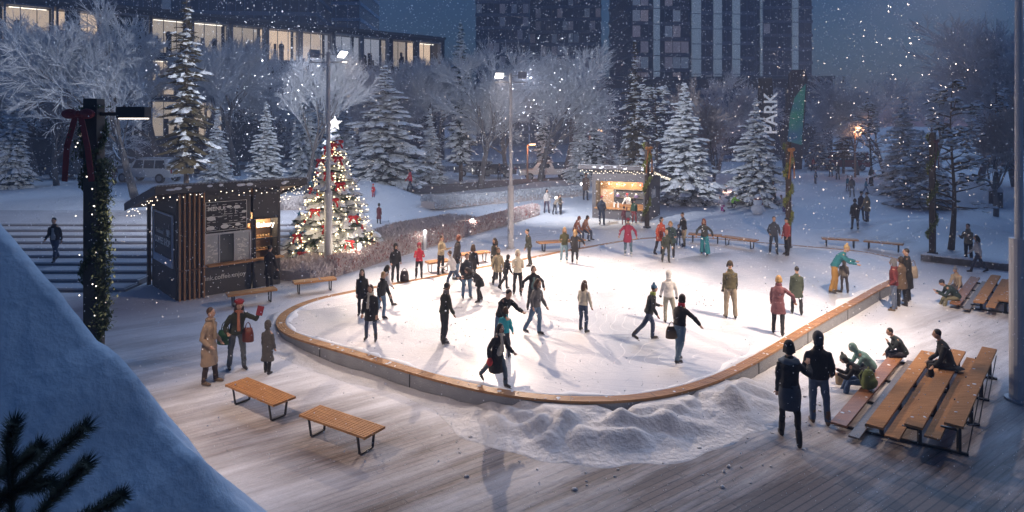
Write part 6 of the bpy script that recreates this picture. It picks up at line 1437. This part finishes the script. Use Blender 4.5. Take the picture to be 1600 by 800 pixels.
# left foreground
on(0, 327, 600, 116, 80, 'pock', 'woman in beige trench coat facing right, left of the group of three', top=(.36, .26, .18), legs=(.05, .03, .025), kind='longcoat', hair='brown', hs='short', boots='brown', boot_h=.12, scarf=(.30, .22, .15))
hh, _ = on(0, 370, 577, 107, 35, 'show', 'person in green jacket, red hat and striped scarf holding up a red card', top=(.035, .042, .025), legs=(.10, .115, .13), hair='dark', hs='long', hat=('beret', (.28, .02, .02)), scarf=(.38, .14, .08), boot_h=.2)
c_ = hh['L']; m = MB(); m.box((0, 0, 0), (.16, .02, .24), .2); o = m.build('red_card', mat('red_card', (.25, .02, .03), .6, .2)); o.location = c_ + Vector((.03, -.04, .06)); o.rotation_euler = (0, R(14), 0); tag(o, 'dark red booklet held up by the person in green jacket', 'booklet')
bag('handbag', G(353, 577) + Vector((0, -.05, 1.22)), (.42, .22, .36), (.015, .09, .03), 'green shoulder bag on the left of the person in green jacket', strap=.22)
bag('handbag', G(390, 577) + Vector((0, -.1, 1.22)), (.30, .16, .36), (.18, .04, .025), 'red brown handbag on the right arm of the person in green jacket', strap=.14)
on(0, 418, 584, 79, 165, 'stand', 'child in long grey padded coat, right of the group of three', top=(.085, .08, .075), legs=BK, kind='longcoat', hat=('hood', (.09, .08, .07)), hair='dark', hs='bob')
on(0, 421, 455, 70, 168, 'relax', 'man in black coat ordering at the coffee kiosk', top=(.02, .018, .02), legs=BK, kind='coat', hair='dark')
bag('handbag', G(432, 454) + Vector((0, 0, .82)), (.26, .12, .3), (.02, .018, .02), 'black bag in the hand of the man at the coffee kiosk', strap=.12)
# on the steps and paths
Ys = 26.6; zs = stair_z(Ys) + .01; person(Vector(((86 - 800) * Ys / F, Ys, zs)), 69 * Ys / F, 5, 'walk', top=(.02, .015, .018), legs=JD, hair='black', label='man in dark jacket and jeans coming down the snowy steps', detail=1, vest=(.32, .32, .33))
def far(px, py, hpx, face, pose, label, **k):
    """stands where a figure of natural height shows hpx tall, dropped to the ground"""
    k.setdefault('detail', 0); hm_ = k.pop('h', 1.7); Y = hm_ * F / hpx; p = at(px, Y); return person(p, hm_, face, pose, label=label, **k)
far(178, 310, 34, 200, 'walk', 'walker in brown coat on the upper path left of the frosted tree', top=(.15, .07, .05), kind='coat', hair='brown')
far(250, 300, 30, 170, 'relax', 'walker in olive jacket on the upper path by the white SUV', top=(.06, .06, .04), hair='brown')
on(0, 592, 350, 31, 170, 'relax', 'child in long maroon coat on the snow mound side', top=(.13, .03, .04), kind='longcoat', hs='bob', hair='dark', detail=0)
far(641, 326, 37, -60, 'walk', 'woman in red and white jacket walking past the snow mound', top=(.50, .03, .05), legs=NVY, hair='black', detail=1, hs='bob')
on(0, 583, 309, 20, 10, 'stand', 'small child in red on top of the snow mound', top=(.55, .03, .03), legs=(.5, .03, .03), detail=0, hat=('hood', (.5, .03, .03)), hs='none')
on(0, 854, 333, 37, 20, 'relax', 'woman in white jacket with long dark hair on the blue snow path', top=(.50, .46, .44), legs=(.07, .05, .08), hair='black', hs='long', detail=0)
on(0, 867, 335, 29, 60, 'bendl', 'person in beige bending beside the woman in white on the path', top=(.32, .26, .2), legs=TR, hair='dark', detail=0)
on(0, 876, 335, 30, -60, 'relax', 'person in dark jacket at the right of the path group', top=(.05, .045, .035), legs=TR, hair='dark', detail=0)
on(0, 915, 313, 42, 150, 'stand', 'person in brown coat in front of the bollard left of the grey kiosk', top=(.12, .075, .05), kind='coat', hair='brown', detail=0)
on(0, 940, 352, 45, 160, 'pock', 'man in navy coat with red hat waiting at the grey kiosk', top=(.02, .03, .05), legs=NVY, hat=('beanie', (.4, .05, .07)), kind='jacket')
on(0, 991, 349, 37, 170, 'relax', 'child in green jacket at the grey kiosk counter', top=(.03, .08, .045), legs=(.3, .05, .05), hair='dark', detail=0)
on(0, 975, 352, 27, 175, 'wave', 'small child in maroon raising an arm near the grey kiosk', top=(.14, .03, .04), legs=(.14, .03, .04), detail=0, hat=('beanie', BK))
vp = k2p + Matrix.Rotation(ang2, 3, 'Z') @ Vector((2.15, .72, .0)); person(vp, 1.68, 0 - 27, 'bendl', top=(.70, .68, .64), legs=TR, hat=('beanie', (.5, .05, .07)), label='vendor in white with red hat inside the grey kiosk', detail=0)
for px, py, s_, lb_, pl in ((899, 378, 1.6, 'person in red plaid jacket sitting at the end of the far bench', (.42, .16, .10)), (912, 377, 1.6, 'dark-haired woman in orange top sitting beside the red plaid jacket', (.45, .22, .14))):
    q = G(px, py); person(q + Vector((0, .15, .46)), s_, 60, 'sit', top=pl, legs=(.07, .09, .14), hair='dark' if px > 905 else 'red', hs='bob', label=lb_, detail=1)
far(1208, 330, 37, -10, 'cross', 'woman in long black coat under the right spruce by the snowman', top=(.025, .03, .025), kind='longcoat', hair='dark', hs='bob')
on(0, 1227, 333, 24, -70, 'kneel', 'child in purple trousers kneeling in the snow beside the snowman', top=(.35, .33, .36), legs=(.09, .06, .22), hair='dark', detail=0)
on(0, 1130, 331, 21, -60, 'kneel', 'child in pink trousers crouching under the spruce', top=(.4, .36, .42), legs=(.38, .03, .22), hair='dark', detail=0)
on(0, 1144, 326, 19, 60, 'kneel', 'child in bright green jacket crouching under the spruce', top=(.18, .42, .03), legs=DK, hair='dark', detail=0)
FARP = [(1336, 371, 48, 172, 'relax', 'woman in black coat carrying a grey rucksack', dict(top=BK, kind='coat', hair='black', hs='bob')), (1345, 362, 45, 20, 'relax', 'man in navy jacket in the standing group right of centre', dict(top=NVY, legs=NVY, hat=('beanie', BK))),
 (1355, 368, 46, -80, 'relax', 'person in tan coat and jeans, right of the standing group', dict(top=(.34, .24, .13), legs=JD, kind='coat', hair='brown')), (1331, 338, 33, 170, 'relax', 'person in grey jacket standing behind the rucksack woman', dict(top=(.17, .15, .13), legs=GRYC, hair='dark')),
 (1324, 305, 24, 30, 'relax', 'child in teal snow suit on the slope', dict(top=(.03, .25, .3), legs=(.1, .08, .1), h=1.35)), (1353, 310, 24, 70, 'walk', 'child in blue jacket beside the orange sledder', dict(top=(.04, .2, .32), legs=(.04, .12, .25), h=1.3)),
 (1363, 311, 18, 0, 'kneel', 'child in orange sitting on a sled', dict(top=(.6, .14, .05), legs=(.5, .12, .05), h=1.2)), (1361, 290, 28, 190, 'relax', 'dark figure walking behind the sledding children', dict(top=(.03, .04, .03), hair='dark')),
 (1274, 292, 22, 100, 'relax', 'child in dark blue and orange on the slope', dict(top=(.05, .07, .12), legs=NVY, h=1.35)), (1283, 275, 20, 170, 'relax', 'person in beige far up the slope', dict(top=(.3, .25, .17), h=1.6)), (1271, 272, 22, 185, 'walk', 'person in bright red jacket far up the slope', dict(top=(.55, .06, .04))),
 (1298, 275, 25, 180, 'relax', 'dark figure, left of the far pair', dict(top=(.03, .03, .035))), (1309, 276, 26, 178, 'relax', 'dark figure in green, right of the far pair', dict(top=(.025, .04, .035))), (1260, 260, 20, 180, 'relax', 'faint dark figure beside the teal pylon', dict(top=(.05, .04, .05))),
 (780, 268, 26, 160, 'relax', 'dark figure near the parked cars behind the second mast', dict(top=(.03, .02, .025), hair='dark'))]
for px, py, hpx, fc, po, lb_, kw in FARP: far(px, py, hpx, fc, po, lb_, **kw)
# skirt of the walking woman in front
#PART6
# ------------------------------------------------------------------ falling snow and the air
random.seed(99); m = MB()
def flake(p, r):
    a = [Vector((r, 0, 0)), Vector((-r, 0, 0)), Vector((0, r, 0)), Vector((0, -r, 0)), Vector((0, 0, r)), Vector((0, 0, -r))]
    m.add([p + v for v in a], [(0, 2, 4), (2, 1, 4), (1, 3, 4), (3, 0, 4), (2, 0, 5), (1, 2, 5), (3, 1, 5), (0, 3, 5)])
for i in range(21000):
    Y = 5 + 65 * random.random() ** 1.4; hw = Y * .80
    x = random.uniform(-hw, hw); z = random.uniform(max(.3, H - Y * .60), H + Y * .2)
    flake(Vector((x, Y, z)), Y / F * random.choice((.4, .5, .6, .7, .8, 1.0, 1.1 if random.random() < .9 else 1.7)) * (1 if Y > 9 else .8))
fm = bpy.data.materials.new('snowflake'); fm.use_nodes = True; fn = fm.node_tree.nodes; fn.remove(fn['Principled BSDF'])
fa, fb, fc = fn.new('ShaderNodeBsdfDiffuse'), fn.new('ShaderNodeBsdfTranslucent'), fn.new('ShaderNodeAddShader')
fa.inputs[0].default_value = (.5, .51, .53, 1); fb.inputs[0].default_value = (.48, .49, .5, 1)
fm.node_tree.links.new(fa.outputs[0], fc.inputs[0]); fm.node_tree.links.new(fb.outputs[0], fc.inputs[1]); fm.node_tree.links.new(fc.outputs[0], fn['Material Output'].inputs['Surface'])
fl = m.build('falling_snow', fm); tag(fl, 'snowflakes drifting down through the whole scene', 'snow', kind='stuff')
hz = bpy.data.materials.new('haze_air'); hz.use_nodes = True; n_ = hz.node_tree.nodes; n_.remove(n_['Principled BSDF']); v_ = n_.new('ShaderNodeVolumePrincipled'); v_.inputs['Color'].default_value = (.44, .48, .60, 1); v_.inputs['Density'].default_value = .0030; v_.inputs['Anisotropy'].default_value = .05
hz.node_tree.links.new(v_.outputs[0], n_['Material Output'].inputs['Volume'])
m = MB(); m.box((0, 180, 42), (760, 440, 96)); hb = m.build('haze', hz); tag(hb, 'pale snowy air filling the park', 'haze', kind='stuff')
